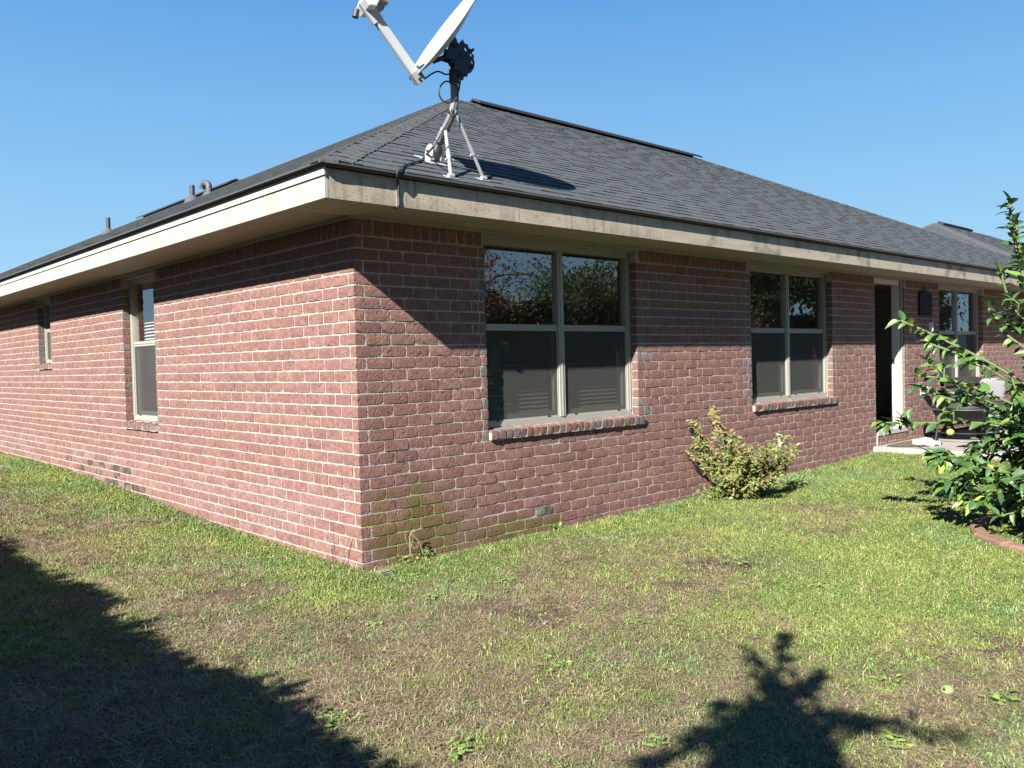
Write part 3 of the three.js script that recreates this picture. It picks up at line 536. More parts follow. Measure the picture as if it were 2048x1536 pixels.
// ---------------------------------------------------------------- satellite dish on the roof edge
const yRoof = z => EY0 + SL * (EO - z);
function roofPx(x, y, lift = 0) { const N = V(0, 1, SL); return pxPlane(x, y, V(0, EY0 + lift, EO), N); }
{
  const dish = tag(grp('satellite_dish'), 'white satellite dish on a bent grey mast at the roof corner', 'satellite dish');
  const matGrey = std({ color: [.19, .195, .20], roughness: .55, metalness: .1 }), matLight = std({ color: [.27, .28, .285], roughness: .4 }), matDishM = std({ color: [.46, .475, .49], roughness: .45 }), matDark = std({ color: [.035, .042, .06], roughness: .55, metalness: .3 }), matCable = std({ color: [.015, .015, .018], roughness: .5 });
  const a = V(-.9565, 0, -.2918).normalize(), w = V(a.z, 0, -a.x), up = V(0, 1, 0), tau = 56 * Math.PI / 180;
  const u = a.clone().multiplyScalar(-Math.cos(tau)).addScaledVector(up, Math.sin(tau)), n = a.clone().multiplyScalar(Math.sin(tau)).addScaledVector(up, Math.cos(tau));
  const D = V(.53, 3.60, .345), at = (p, q, k) => D.clone().addScaledVector(w, p).addScaledVector(u, q).addScaledVector(n, k);
  const RA = .41, RB = .35, DP = .065;
  { // reflector shell with a rolled rim
    const rings = 10, seg = 56, pos = [], ix = [], shell = (off, flip) => {
      const base = pos.length / 3;
      for (let i = 0; i <= rings; i++) for (let s = 0; s < seg; s++) { const r = i / rings, t = s / seg * 2 * Math.PI, p = at(RA * r * Math.cos(t), RB * r * Math.sin(t), -DP * (1 - r * r) + off); pos.push(p.x, p.y, p.z); }
      for (let i = 0; i < rings; i++) for (let s = 0; s < seg; s++) { const A = base + i * seg + s, B = base + i * seg + (s + 1) % seg, C = A + seg, E = B + seg; flip ? ix.push(A, C, B, B, C, E) : ix.push(A, B, C, B, E, C); }
    };
    shell(0, false); shell(-.004, true);
    const g = new THREE.BufferGeometry(); g.setAttribute('position', new THREE.Float32BufferAttribute(pos, 3)); g.setIndex(ix); g.computeVertexNormals(); mesh('reflector', g, matDishM, dish);
    const pts = []; for (let s = 0; s < 48; s++) { const t = s / 48 * 2 * Math.PI; pts.push(at(RA * Math.cos(t), RB * Math.sin(t), -.006)); }
    const rim = new THREE.TubeGeometry(new THREE.CatmullRomCurve3(pts, true), 120, .0075, 6, true); mesh('rim', rim, matLight, dish);
  }
  // arm and feed head
  const root = at(0, -RB - .01, -.02), tip = pxPlane(736, 12, V(.6, 3.29, .37), w);
  { const d = tip.clone().sub(root), L = d.length(), g = cbx(.042, .062, L + .05, .007); const q = new THREE.Matrix4().lookAt(root, tip, up); g.applyMatrix4(q); const c = root.clone().add(tip).multiplyScalar(.5); g.translate(c.x, c.y, c.z); mesh('feed_arm', g, matLight, dish);
    const fl = cbx(.052, .08, .15, .01); fl.applyMatrix4(q); const e = tip.clone().addScaledVector(d.clone().normalize(), -.03); fl.translate(e.x, e.y - .01, e.z); mesh('arm_head', fl, matLight, dish);
    const jb = cbx(.062, .07, .075, .008); jb.applyMatrix4(q); jb.translate(root.x, root.y, root.z); mesh('arm_bracket', jb, matGrey, dish);
    mesh('bolt', bar(root.clone().addScaledVector(w, -.06).addScaledVector(up, -.02), root.clone().addScaledVector(w, .06).addScaledVector(up, -.02), .009, .009, 8), matDark, dish); }
  { const toD = D.clone().sub(tip).normalize(), head = tip.clone().addScaledVector(toD, .0), basis = new THREE.Matrix4().makeBasis(w, new THREE.Vector3().crossVectors(toD, w).normalize(), toD.clone());
    const s = new THREE.Shape(); s.moveTo(-.05, -.075); s.lineTo(.035, -.06); s.lineTo(.05, .045); s.lineTo(.01, .085); s.lineTo(-.045, .07); s.lineTo(-.065, 0); s.closePath();
    const g = new THREE.ExtrudeGeometry(s, { depth: .24, bevelEnabled: true, bevelSize: .012, bevelThickness: .012, bevelSegments: 2 }); g.translate(0, 0, -.12); g.scale(.72, .72, .8); g.rotateY(Math.PI / 2); g.applyMatrix4(basis); g.translate(head.x, head.y + .03, head.z); mesh('feed_housing', strip(g), matDishM, dish);
    for (const k of [-.085, 0, .085]) { const c = head.clone().addScaledVector(w, k).addScaledVector(toD, .06).add(V(0, .05, 0)); mesh('feed_horn', bar(c, c.clone().addScaledVector(toD, .05), .034, .042, 14), matGrey, dish); }
    const c0 = head.clone().addScaledVector(a, .075).add(V(0, -.035, 0)); mesh('cable_port', merge([bar(c0, c0.clone().add(V(0, -.05, 0)).addScaledVector(a, .012), .02, .02, 10)]), matDark, dish); }
  // back bracket: two notched plates with slots
  { const s = new THREE.Shape(); const pts = [[-.10, .075], [-.045, .05], [-.01, .105], [.012, .13], [.03, .10], [.055, .095], [.062, .07], [.085, .06], [.088, .03], [.105, .02], [.10, -.01], [.108, -.03], [.102, -.075], [.075, -.115], [.05, -.125], [.045, -.15], [-.02, -.15], [-.028, -.118], [-.062, -.112], [-.068, -.085], [-.055, -.07], [-.075, -.035], [-.13, -.025]];
    pts.forEach((p, i) => i ? s.lineTo(...p) : s.moveTo(...p)); s.closePath();
    for (const [x, y, rx, ry] of [[.035, .055, .008, .015], [.077, .02, .007, .014], [.085, -.035, .006, .012]]) { const h = new THREE.Path(); h.absellipse(x, y, rx, ry, 0, Math.PI * 2, true, .5); s.holes.push(h); }
    const back = a.clone().negate(), B = new THREE.Matrix4().makeBasis(back, up, new THREE.Vector3().crossVectors(back, up)), c = V(.595, 3.455, .37).addScaledVector(back, .045), P = [];
    for (const k of [-.04, .034]) { const g = new THREE.ExtrudeGeometry(s, { depth: .006, bevelEnabled: false, curveSegments: 6 }); g.translate(0, 0, k); g.scale(.88, .88, 1); g.applyMatrix4(B); g.translate(c.x, c.y, c.z); P.push(strip(g)); }
    mesh('mount_plate', P[0], matDark, dish); mesh('mount_plate', P[1], matDark, dish);
    const E = []; for (const [x, y] of [[0, .01], [-.05, -.03], [.08, .05], [.07, -.06], [.0, -.12]]) { const p = c.clone().addScaledVector(back, x).addScaledVector(up, y), zz = new THREE.Vector3().crossVectors(back, up); E.push(bar(p.clone().addScaledVector(zz, -.055), p.clone().addScaledVector(zz, .055), .01, .01, 8)); }
    mesh('mount_bolts', merge(E), matDark, dish);
    const pl = at(0, -.2, -DP + .02); mesh('back_rib', merge([bar(pl, c.clone().addScaledVector(back, -.09), .016), bar(at(0, .02, -DP), c, .03)]), matDark, dish); }
  // mast
  const foot = V(.64, yRoof(.05), .05), bend = V(.598, 3.10, .362), top = V(.60, 3.40, .37);
  const low = foot.clone().add(V(0, .06, .03));
  mesh('mast', tube([low, foot.clone().lerp(bend, .45).add(V(0, .03, 0)), foot.clone().lerp(bend, .82).add(V(0, .008, .002)), bend.clone().add(V(0, .04, .004)), V(.6, 3.27, .37), V(.6, 3.36, .37)], .0285, 14, 40), matGrey, dish);
  mesh('collar', bar(V(.6, 3.28, .37), V(.6, 3.37, .37), .035, .035, 16), matDark, dish);
  { const s = new THREE.Shape(); s.absellipse(0, .06, .046, .062, 0, Math.PI * 2); const rx = Math.atan(SL);
    for (const k of [-.045, .037]) { const g = new THREE.ExtrudeGeometry(s, { depth: .006, bevelEnabled: false, curveSegments: 14 }); g.rotateY(Math.PI / 2); g.rotateX(rx * .6); g.translate(foot.x + k, foot.y, foot.z + .01); mesh('foot_ear', strip(g), matLight, dish); }
    const p = new THREE.BoxGeometry(.16, .006, .22); p.rotateX(rx); p.translate(foot.x, foot.y + .012, foot.z); mesh('foot_plate', p, matLight, dish);
    mesh('pivot_bolt', bar(foot.clone().add(V(-.06, .07, .02)), foot.clone().add(V(.06, .07, .02)), .008), matDark, dish); }
  // struts
  const strut = (t, fx, fy, mat) => {
    const A = foot.clone().lerp(bend, t).add(V(.0, .03 * (1 - t), .0)), f = roofPx(fx, fy, .02), g = grp('strut', dish);
    mesh('tube', merge([bar(A, f, .0125, .0125, 10)]), mat, g); mesh('sleeve', bar(A.clone().lerp(f, .5), A.clone().lerp(f, .66), .0165, .0165, 10), mat, g);
    mesh('clamp_bolt', bar(A.clone().lerp(f, .66).add(V(-.03, 0, 0)), A.clone().lerp(f, .66).add(V(.035, .0, 0)), .008), matLight, g);
    const p = new THREE.BoxGeometry(.09, .005, .06); p.rotateX(Math.atan(SL)); p.translate(f.x, f.y - .008, f.z); mesh('strut_foot', merge([p, bar(f.clone().add(V(-.02, .0, 0)), f.clone().add(V(.02, 0, 0)), .017, .017, 10)]), matLight, g);
    mesh('strut_clamp', bar(A.clone().add(V(-.035, 0, 0)), A.clone().add(V(.035, 0, 0)), .012), matLight, g);
  };
  strut(.62, 902, 352, matLight); strut(1.02, 967, 357, matGrey);
  // cables
  const P = (x, y, k = 0) => pxPlane(x, y, V(.6, 3.2, .40 + k), w);
  mesh('cable', merge([
    tube([root.clone().addScaledVector(up, -.04), P(875, 143), P(893, 149), V(.6, 3.36, .40)], .006, 6, 24),
    tube([P(912, 150), P(921, 152), P(920, 175), P(912, 205), P(905, 228), P(892, 255), P(868, 296)].map(p => p.add(V(-.02, 0, .02))), .0055, 6, 40),
    tube([0, 1, 2, 3, 4, 5, 6, 7, 8].map(k => { const t = -1.2 + k / 8 * 6.4; return P(897 + 19 * Math.cos(t), 184 + 22 * Math.sin(t), .03); }), .0055, 6, 50),
    tube([P(868, 296).add(V(-.02, 0, .02)), roofPx(850, 312, .03), roofPx(842, 320, .02), roofPx(820, 327, .02), roofPx(806, 333, .02), roofPx(803, 340, .02), V(px(797, 356, 'z', EO + .025).x, EY0 + .004, EO + .022), V(px(797, 360, 'z', EO + .025).x, EY0 - .03, EO + .012), V(px(795, 372, 'z', OH + .012).x, 2.54, OH + .022), V(px(795, 380, 'z', OH).x, 2.46, OH + .0085), V(px(795, 402, 'z', OH).x, 2.375, OH + .008), V(px(795, 402, 'z', OH).x - .01, 2.37, OH - .02)], .0072, 6, 70)]), matCable, dish);
  mesh('cable_tie', merge([.35, .62, .9].map(t => { const c = foot.clone().lerp(bend, t).add(V(0, .02, 0)); const d = bend.clone().sub(foot).normalize(); return bar(c, c.clone().addScaledVector(d, .008), .032, .032, 14); })), matCable, dish);
  mesh('cable_cover', merge([bx(px(795, 390, 'z', OH).x - .012, px(795, 390, 'z', OH).x + .012, 2.38, 2.53, OH + .0005, OH + .004)]), matTrim, dish);
}

// ---------------------------------------------------------------- patio and what stands on it
{
  const con = std({ color: [.37, .355, .33], map: tex(512, 512, (u, v, i, j) => { const b = .86 + .22 * (fbm(u * 12, v * 12, 8, 5, 12) - .5) + .08 * (h2(i, j, 3) - .5); return [b, b * .985, b * .96]; }, true, .6), roughness: .95 });
  const s = new THREE.Shape(); s.moveTo(7.68, -.0); s.lineTo(7.68, -2.5); s.quadraticCurveTo(7.7, -3.4, 8.6, -3.4); s.lineTo(14, -3.4); s.lineTo(14, 0); s.closePath();
  const g = new THREE.ExtrudeGeometry(s, { depth: .3, bevelEnabled: true, bevelSize: .012, bevelThickness: .012, bevelSegments: 2, curveSegments: 10 }); g.rotateX(-Math.PI / 2); g.translate(0, -.112, .01);
  structure(mesh('patio', uvm(g), con), 'pale concrete patio slab at the side door');
}
const PY = .201;
{
  const mat = tag(grp('door_mat', null, V(8.22, PY, .14)), 'brown half round coir door mat with dark rubber edge', 'door mat');
  const half = (r, d) => { const s = new THREE.Shape(); s.moveTo(-r, 0); s.absarc(0, 0, r, Math.PI, 2 * Math.PI, false); s.lineTo(-r, 0); const g = new THREE.ExtrudeGeometry(s, { depth: d, bevelEnabled: false, curveSegments: 28 }); g.rotateX(-Math.PI / 2); return strip(g); };
  mesh('rubber_edge', half(.47, .012), std({ color: [.02, .02, .022] }), mat);
  const fib = mesh('coir_pile', half(.45, .02), std({ color: [.20, .15, .10], map: tex(256, 256, (u, v, i, j) => g1(.5 + .5 * h2(i, j, 3)), true, 6), bumpMap: tex(128, 128, (u, v, i, j) => g1(h2(i, j, 4)), false, 8), bumpScale: .006, roughness: 1 }), mat); fib.position.set(0, .002, .008);
}
{
  const p = px(1852, 884, 'y', PY + .04), rag = new THREE.SphereGeometry(1, 26, 16); const q = rag.attributes.position;
  for (let i = 0; i < q.count; i++) { const x = q.getX(i), y = q.getY(i), z = q.getZ(i), k = .75 + .5 * fbm(x * 2.2 + 5, z * 2.2 + y * 1.7, 3, 3); q.setXYZ(i, x * .2 * k, Math.max(-.02, y * .055 * k + .02 * Math.sin(x * 6 + z * 4)), z * .17 * k); }
  rag.computeVertexNormals(); rag.translate(p.x, PY + .02, p.z); tag(mesh('white_cloth', rag, std({ color: [.48, .47, .44] })), 'crumpled white cloth lying on the patio beside the door mat', 'cloth');
}
{ // slatted bench along the wall under the far window
  const wood = std({ color: [.075, .058, .05], map: tex(256, 256, (u, v, i, j) => g1(.62 + .5 * fbm(u * 40, v * 3, 5, 3, 0) * .8), true, 1.5), roughness: .7 });
  const x0 = 9.46, x1 = 11.05, b = tag(grp('garden_bench', null, V(x0, PY, .16)), 'dark weathered wooden garden bench with slatted back against the brick wall', 'bench'), L = x1 - x0;
  for (const x of [.0, L - .06]) { mesh('leg', bx(x, x + .06, 0, .8, 0, .06), wood, b); mesh('leg', bx(x, x + .06, 0, .62, .46, .52), wood, b); mesh('armrest', bx(x - .01, x + .07, .621, .65, .03, .56), wood, b); }
  const tr = new THREE.Shape(); tr.moveTo(0, 0); tr.lineTo(L, 0); tr.lineTo(L, .07); tr.quadraticCurveTo(L / 2, .16, 0, .07); tr.closePath(); const tg = new THREE.ExtrudeGeometry(tr, { depth: .045, bevelEnabled: false }); tg.translate(0, .70, .004); mesh('top_rail', uvm(tg), wood, b);
  mesh('lower_rail', bx(.06, L - .06, .45, .50, .005, .045), wood, b);
  for (let k = 0; k < 21; k++) { const x = .09 + k * (L - .2) / 20; mesh('back_slat', bx(x, x + .034, .50, .705, .012, .03), wood, b); }
  for (let k = 0; k < 6; k++) mesh('seat_slat', bx(.0, L, .40, .425, .06 + k * .075, .06 + k * .075 + .062), wood, b);
  mesh('apron', bx(.06, L - .06, .33, .399, .47, .5), wood, b);
}
{ // fire bowl with a mesh lid
  const c = px(1930, 815, 'x', 8.95), rim = .43, y = c.y - PY; const f = tag(grp('fire_bowl', null, V(c.x, PY, c.z)), 'round dark metal fire bowl with domed mesh lid on the patio', 'fire pit');
  const iron = std({ color: [.03, .03, .033], roughness: .5, metalness: .4 });
  const lathe = (pts, s = 40) => strip(new THREE.LatheGeometry(pts.map(p => new THREE.Vector2(...p)), s).toNonIndexed());
  mesh('bowl', lathe([[.0, y - .2], [.18, y - .19], [.33, y - .12], [.405, y - .02], [.41, y], [.40, y], [.32, y - .1], [.0, y - .18]]), iron, f);
  mesh('rim_shelf', lathe([[.40, y], [.50, y + .004], [.51, y - .008], [.50, y - .016], [.40, y - .012]]), std({ color: [.06, .06, .065], roughness: .45, metalness: .3 }), f);
  mesh('mesh_lid', lathe([[.40, y + .01], [.37, y + .08], [.28, y + .15], [.14, y + .19], [.0, y + .2]]), std({ color: [.05, .048, .045], transparent: true, opacity: .5, roughness: .8 }), f);
  mesh('lid_hoop', merge([lathe([[.398, y + .006], [.405, y + .006], [.405, y + .02], [.398, y + .02]]), tube([V(-.4, y + .01, 0), V(-.28, y + .155, 0), V(0, y + .205, 0), V(.28, y + .155, 0), V(.4, y + .01, 0)], .005)]), iron, f);
  for (let k = 0; k < 4; k++) { const t = .6 + k * Math.PI / 2; mesh('leg', tube([V(.44 * Math.cos(t), y - .01, .44 * Math.sin(t)), V(.40 * Math.cos(t), y * .5, .40 * Math.sin(t)), V(.44 * Math.cos(t), 0, .44 * Math.sin(t))], .014), iron, f); }
  mesh('lower_ring', lathe([[.37, .12], [.40, .12], [.40, .135], [.37, .135]]), iron, f);
}
{ // cushion
  const p = px(2032, 822, 'x', 9.75), s = new THREE.SphereGeometry(1, 28, 20), q = s.attributes.position;
  for (let i = 0; i < q.count; i++) { const f = v => Math.sign(v) * Math.pow(Math.abs(v), .5); q.setXYZ(i, f(q.getX(i)) * .07, f(q.getY(i)) * .23, f(q.getZ(i)) * .24); } s.computeVertexNormals();
  const m = tag(mesh('cushion', s, std({ color: [.17, .17, .18], roughness: .95 })), 'plain light grey cushion lying on the garden bench', 'cushion'); m.position.set(p.x, PY + .425 + .235, p.z); m.position.set(10.72, PY + .425 + .19, .42); m.scale.setScalar(.72); m.rotation.set(0, .5, .18);
}
{ // things fixed to the wall between door and far window
  const o = px(1850, 782, 'z', .04), ob = tag(grp('outlet_box', null, V(o.x, o.y, 0)), 'grey weatherproof outlet box on the brick beside the door', 'outlet box'), pl = std({ color: [.30, .30, .29], roughness: .5 });
  mesh('back_plate', bx(-.075, .06, -.055, .07, .004, .02), pl, ob); const cv = cbx(.095, .12, .08, .02); cv.translate(.02, .0, .066); mesh('cover', cv, std({ color: [.27, .27, .26], roughness: .5 }), ob);
  const c = px(1852, 607, 'z', .03), pq = tag(grp('wall_plaque', null, V(c.x, c.y, 0)), 'dark metal wall plaque on the shaded brick beside the door', 'plaque'); const s = new THREE.Shape(); s.moveTo(-.2, -.16); s.lineTo(.2, -.16); s.lineTo(.2, .13); s.quadraticCurveTo(.0, .22, -.2, .13); s.closePath(); const g = new THREE.ExtrudeGeometry(s, { depth: .02, bevelEnabled: true, bevelSize: .01, bevelThickness: .008, bevelSegments: 2 }); g.translate(0, 0, .006); mesh('panel', strip(g), std({ color: [.010, .012, .018], roughness: 1 }), pq); mesh('hook', tube([V(0, .18, .015), V(0, .22, .02), V(.0, .23, .006)], .006), matLatch, pq);
  const h = px(1862, 652, 'z', .10), hb = tag(grp('wind_chime', null, V(h.x, h.y, .10)), 'small pale wind chime hanging before the shaded brick', 'wind chime'); const sv = std({ color: [.6, .6, .62], roughness: .35 }); mesh('cap', bar(V(0, .06, 0), V(0, .075, 0), .035, .02, 12), matLatch, hb); for (let k = 0; k < 4; k++) { const t = k * 1.57; mesh('tube', bar(V(.022 * Math.cos(t), -.08 + .01 * k, .022 * Math.sin(t)), V(.022 * Math.cos(t), .06, .022 * Math.sin(t)), .007), sv, hb); } mesh('bracket', tube([V(0, .075, 0), V(0, .11, 0), V(0, .12, -.05), V(0, .12, -.095)], .004), matLatch, hb);
}

// ---------------------------------------------------------------- plants
function leafGeo(len, wid, fold = .25, droop = .3, n = 3) { // base at origin, tip along +z, face up
  const pos = [], rows = []; for (let i = 0; i <= n; i++) { const t = i / n, w = wid / 2 * Math.pow(Math.sin(Math.PI * Math.pow(t, .8)), .8), z = len * t, y = -droop * len * t * t; rows.push([V(-w, y + w * fold, z), V(0, y, z), V(w, y + w * fold, z)]); }
  const T = (a, b, c) => pos.push(a.x, a.y, a.z, b.x, b.y, b.z, c.x, c.y, c.z);
  for (let i = 0; i < n; i++) { const a = rows[i], b = rows[i + 1]; for (const k of [0, 1]) { if (i > 0) T(a[k], b[k], a[k + 1]); if (i < n - 1) T(a[k + 1], b[k], b[k + 1]); else if (i > 0) { } if (i === n - 1 && n === 1) T(a[k], b[k], a[k + 1]); if (i === 0) { } } }
  const g = new THREE.BufferGeometry(); g.setAttribute('position', new THREE.Float32BufferAttribute(pos, 3)); g.computeVertexNormals(); g.setAttribute('uv', new THREE.BufferAttribute(new Float32Array(pos.length / 3 * 2), 2)); return g;
}
function orient(dir, upish, roll = 0) { const z = dir.clone().normalize(), x = new THREE.Vector3().crossVectors(upish, z).normalize(), y = new THREE.Vector3().crossVectors(z, x); const m = new THREE.Matrix4().makeBasis(x, y, z); if (roll) m.multiply(new THREE.Matrix4().makeRotationZ(roll)); return m; }
const leafMat = (tr = .3, rough = .55) => phys({ vertexColors: true, roughness: rough, transmission: tr, thickness: 0, side: THREE.DoubleSide, ior: 1.4 });
const matLeaf = leafMat(.32, .75), matCitrus = phys({ vertexColors: true, roughness: .42, side: THREE.DoubleSide }), matBark = std({ color: [.14, .105, .075], bumpMap: brickBump, bumpScale: .004 });
const rv = (r, s = 1) => V((r() - .5) * 2 * s, (r() - .5) * 2 * s, (r() - .5) * 2 * s);
// leaves placed as one merged geometry
function leafMass(items, protos, colors, r) {
  const out = []; for (const it of items) { const g = pick(protos, r).clone(); g.applyMatrix4(it); out.push(tint(g, jit(it.col || pick(colors, r), r, .18))); } return mergeGeometries(out);
}

{ // citrus tree in its edged bed
  const r = rng(2024), base = V(3.78, gy(3.75, 3.0), 3.06), tree = tag(grp('citrus_tree', null, base), 'young citrus tree with large glossy leaves in a clay edged bed', 'tree');
  const L = (x, y, z) => V(x, y, z).sub(base), bark = [], leaves = [];
  const greens = [[.042, .098, .022], [.032, .078, .02], [.055, .12, .024], [.085, .155, .028], [.027, .066, .02]], pale = [[.18, .24, .042], [.14, .20, .036]];
  const protos = [leafGeo(.098, .046, .3, .28, 4), leafGeo(.11, .050, .35, .12, 4), leafGeo(.085, .042, .25, .45, 4), leafGeo(.10, .046, .5, .6, 4)];
  function twig(a, b, r0, step, sag = .04, leafy = .0) {
    const m1 = a.clone().lerp(b, .35).add(rv(r, .05)).add(V(0, sag, 0)), m2 = a.clone().lerp(b, .7).add(rv(r, .04)).add(V(0, sag * .6, 0)), c = new THREE.CatmullRomCurve3([a, m1, m2, b]), len = c.getLength();
    bark.push(strip(new THREE.TubeGeometry(c, 8, r0, 5).toNonIndexed()));
    let side = r() < .5 ? 1 : -1; const n = Math.floor(len * (1 - leafy) / (step * .62));
    for (let i = 0; i <= n; i++) {
      const t = clamp(leafy + (1 - leafy) * i / n), p = c.getPoint(t), d = c.getTangent(t); side = -side;
      const lat = new THREE.Vector3().crossVectors(d, V(0, 1, 0)).normalize().multiplyScalar(side).applyAxisAngle(d, rr(-.9, .9, r)), dir = d.clone().multiplyScalar(rr(.25, .9, r)).add(lat).add(V(0, rr(-.35, .5, r), 0));
      const s = rr(.7, 1.2, r), M = orient(dir, V(rr(-.5, .2, r), 1, rr(-.2, .5, r)), rr(-.5, .5, r)).scale(V(s, s, s)); M.setPosition(p); M.col = r() < .07 ? pick(pale, r) : null; leaves.push(M);
    }
    { const M = orient(c.getTangent(1), V(0, 1, 0)); M.setPosition(b); leaves.push(M); }
    return c;
  }
  const hub = L(3.76, .42, 3.03), top = L(3.74, 1.15, 2.98);
  const trunk = [tube([L(3.78, -.1, 3.06), L(3.77, .2, 3.05), hub, L(3.75, .8, 3.0), top], .022, 8, 16)];
  const tips = [ // [x, y, z, leaf spacing, height on the trunk where it starts]
    [3.47, .86, 1.93, .042, .75, .38], [3.50, 1.64, 2.10, .036, 1.05, .40], [3.53, 1.47, 2.26, .04, .95, .35], [3.57, 1.08, 2.30, .036, .8, .3], [3.45, 1.22, 2.24, .036, .9, .3], [3.50, .64, 2.30, .034, .6, .3], [3.55, .40, 2.36, .034, .5, .25], [3.60, .28, 2.5, .04, .42, .3],
    [3.70, 2.46, 2.79, .034, 1.15, .5], [3.72, 2.3, 2.83, .034, 1.15, .45], [3.68, 1.95, 2.74, .05, 1.1, .3], [3.66, 1.70, 2.66, .045, 1.05, .3], [3.9, 2.2, 2.95, .045, 1.1, .3]];
  for (const [x, y, z, st, h0, lf] of tips) {
    const a = L(3.75, h0, 3.0), b = L(x, y, z), c = twig(a, b, .009, st, .05, lf), k = h0 > 1.1 && y > 2 ? 1 : y > 1.2 ? 1 : 3;
    for (let i = 0; i < k; i++) { const t = rr(.35, .85, r), p = c.getPoint(t), e = p.clone().lerp(b, .4).add(V(rr(-.2, .2, r), rr(-.18, .2, r), rr(-.18, .14, r))); twig(p, e, .005, .036, .02, .1); }
  }
  for (let k = 0; k < 135; k++) { // the fuller body of the crown
    const h0 = rr(.3, 1.15, r), t = rr(0, Math.PI * 2, r), y = clamp(h0 * 1.12 + rr(-.36, .34, r), .14, 1.7), R0 = y > .95 ? rr(.2, .45, r) : rr(.3, .78, r), b = L(3.86 + R0 * Math.cos(t), y, 3.17 + R0 * Math.sin(t)); twig(L(3.76, h0, 3.02), b, .007, .038, .04, .25);
  }
  for (let k = 0; k < 60; k++) { const t = rr(1.6, 5.6, r), R0 = rr(.2, .7, r), h0 = rr(.3, .8, r); twig(L(3.76, h0, 3.02), L(3.9 + R0 * Math.cos(t), clamp(h0 + rr(-.3, .3, r), .14, 1.05), 3.2 + R0 * Math.sin(t)), .006, .036, .04, .2); }
  mesh('trunk', merge(trunk), matBark, tree); mesh('branches', merge(bark), std({ color: [.10, .12, .05] }), tree);
  // the leaves that show largest are parts of their own
  const inv = camQ.clone().invert(); for (const M of leaves) { const p = V().setFromMatrixPosition ? new THREE.Vector3().setFromMatrixPosition(M).add(base) : null, q = p.clone().sub(CAM).applyQuaternion(inv), X = 1024 + FOC * q.x / -q.z; M.size = X < 2052 ? 1 / p.distanceTo(CAM) + .02 * r() : 0; }
  const sorted = [...leaves].sort((a, b) => b.size - a.size), own = sorted.slice(0, 300), shared = [];
  for (const p of protos) for (const c of [...greens, pale[0]]) shared.push(tint(p.clone(), c));
  for (const M of own) { const k = (r() * protos.length) | 0, ci = M.col ? greens.length : (r() * greens.length) | 0; const m = mesh('leaf', shared[k * (greens.length + 1) + ci], matCitrus, tree); m.applyMatrix4(M); }
  stuff(mesh('foliage', leafMass(sorted.slice(300), protos, greens, r), matCitrus, tree));
  for (const p of [L(3.52, .80, 2.44)]) { const s = new THREE.SphereGeometry(.028, 14, 10); s.scale(1.15, .95, 1); const m = mesh('fruit', s, std({ color: [.24, .29, .07], roughness: .6 }), tree); m.position.copy(p); }
}
{ // clay edging round the bed
  const e = tag(grp('bed_edging', null, V(3.9, gy(3.9, 3.2), 3.25)), 'curved terracotta clay edging blocks half sunk in the grass under the citrus tree', 'garden edging'), r = rng(8);
  const clay = std({ color: [.30, .17, .12], map: brickMap, bumpMap: brickBump, bumpScale: .004 }), c = V(3.95, 0, 3.28), R0 = .76;
  for (let k = 0; k < 15; k++) { const t = k / 15 * Math.PI * 2 + .1, g = cbx(.10, .13, .30, .014); const m = mesh('edging_block', uvm(g), clay, e); const x = c.x + R0 * Math.cos(t), z = c.z + R0 * Math.sin(t); m.position.set(x - 3.9, gy(x, z) - .022 - gy(3.9, 3.2) + rr(-.008, .008, r), z - 3.25); m.rotation.set(rr(-.08, .08, r), -t, rr(-.06, .06, r)); }
}
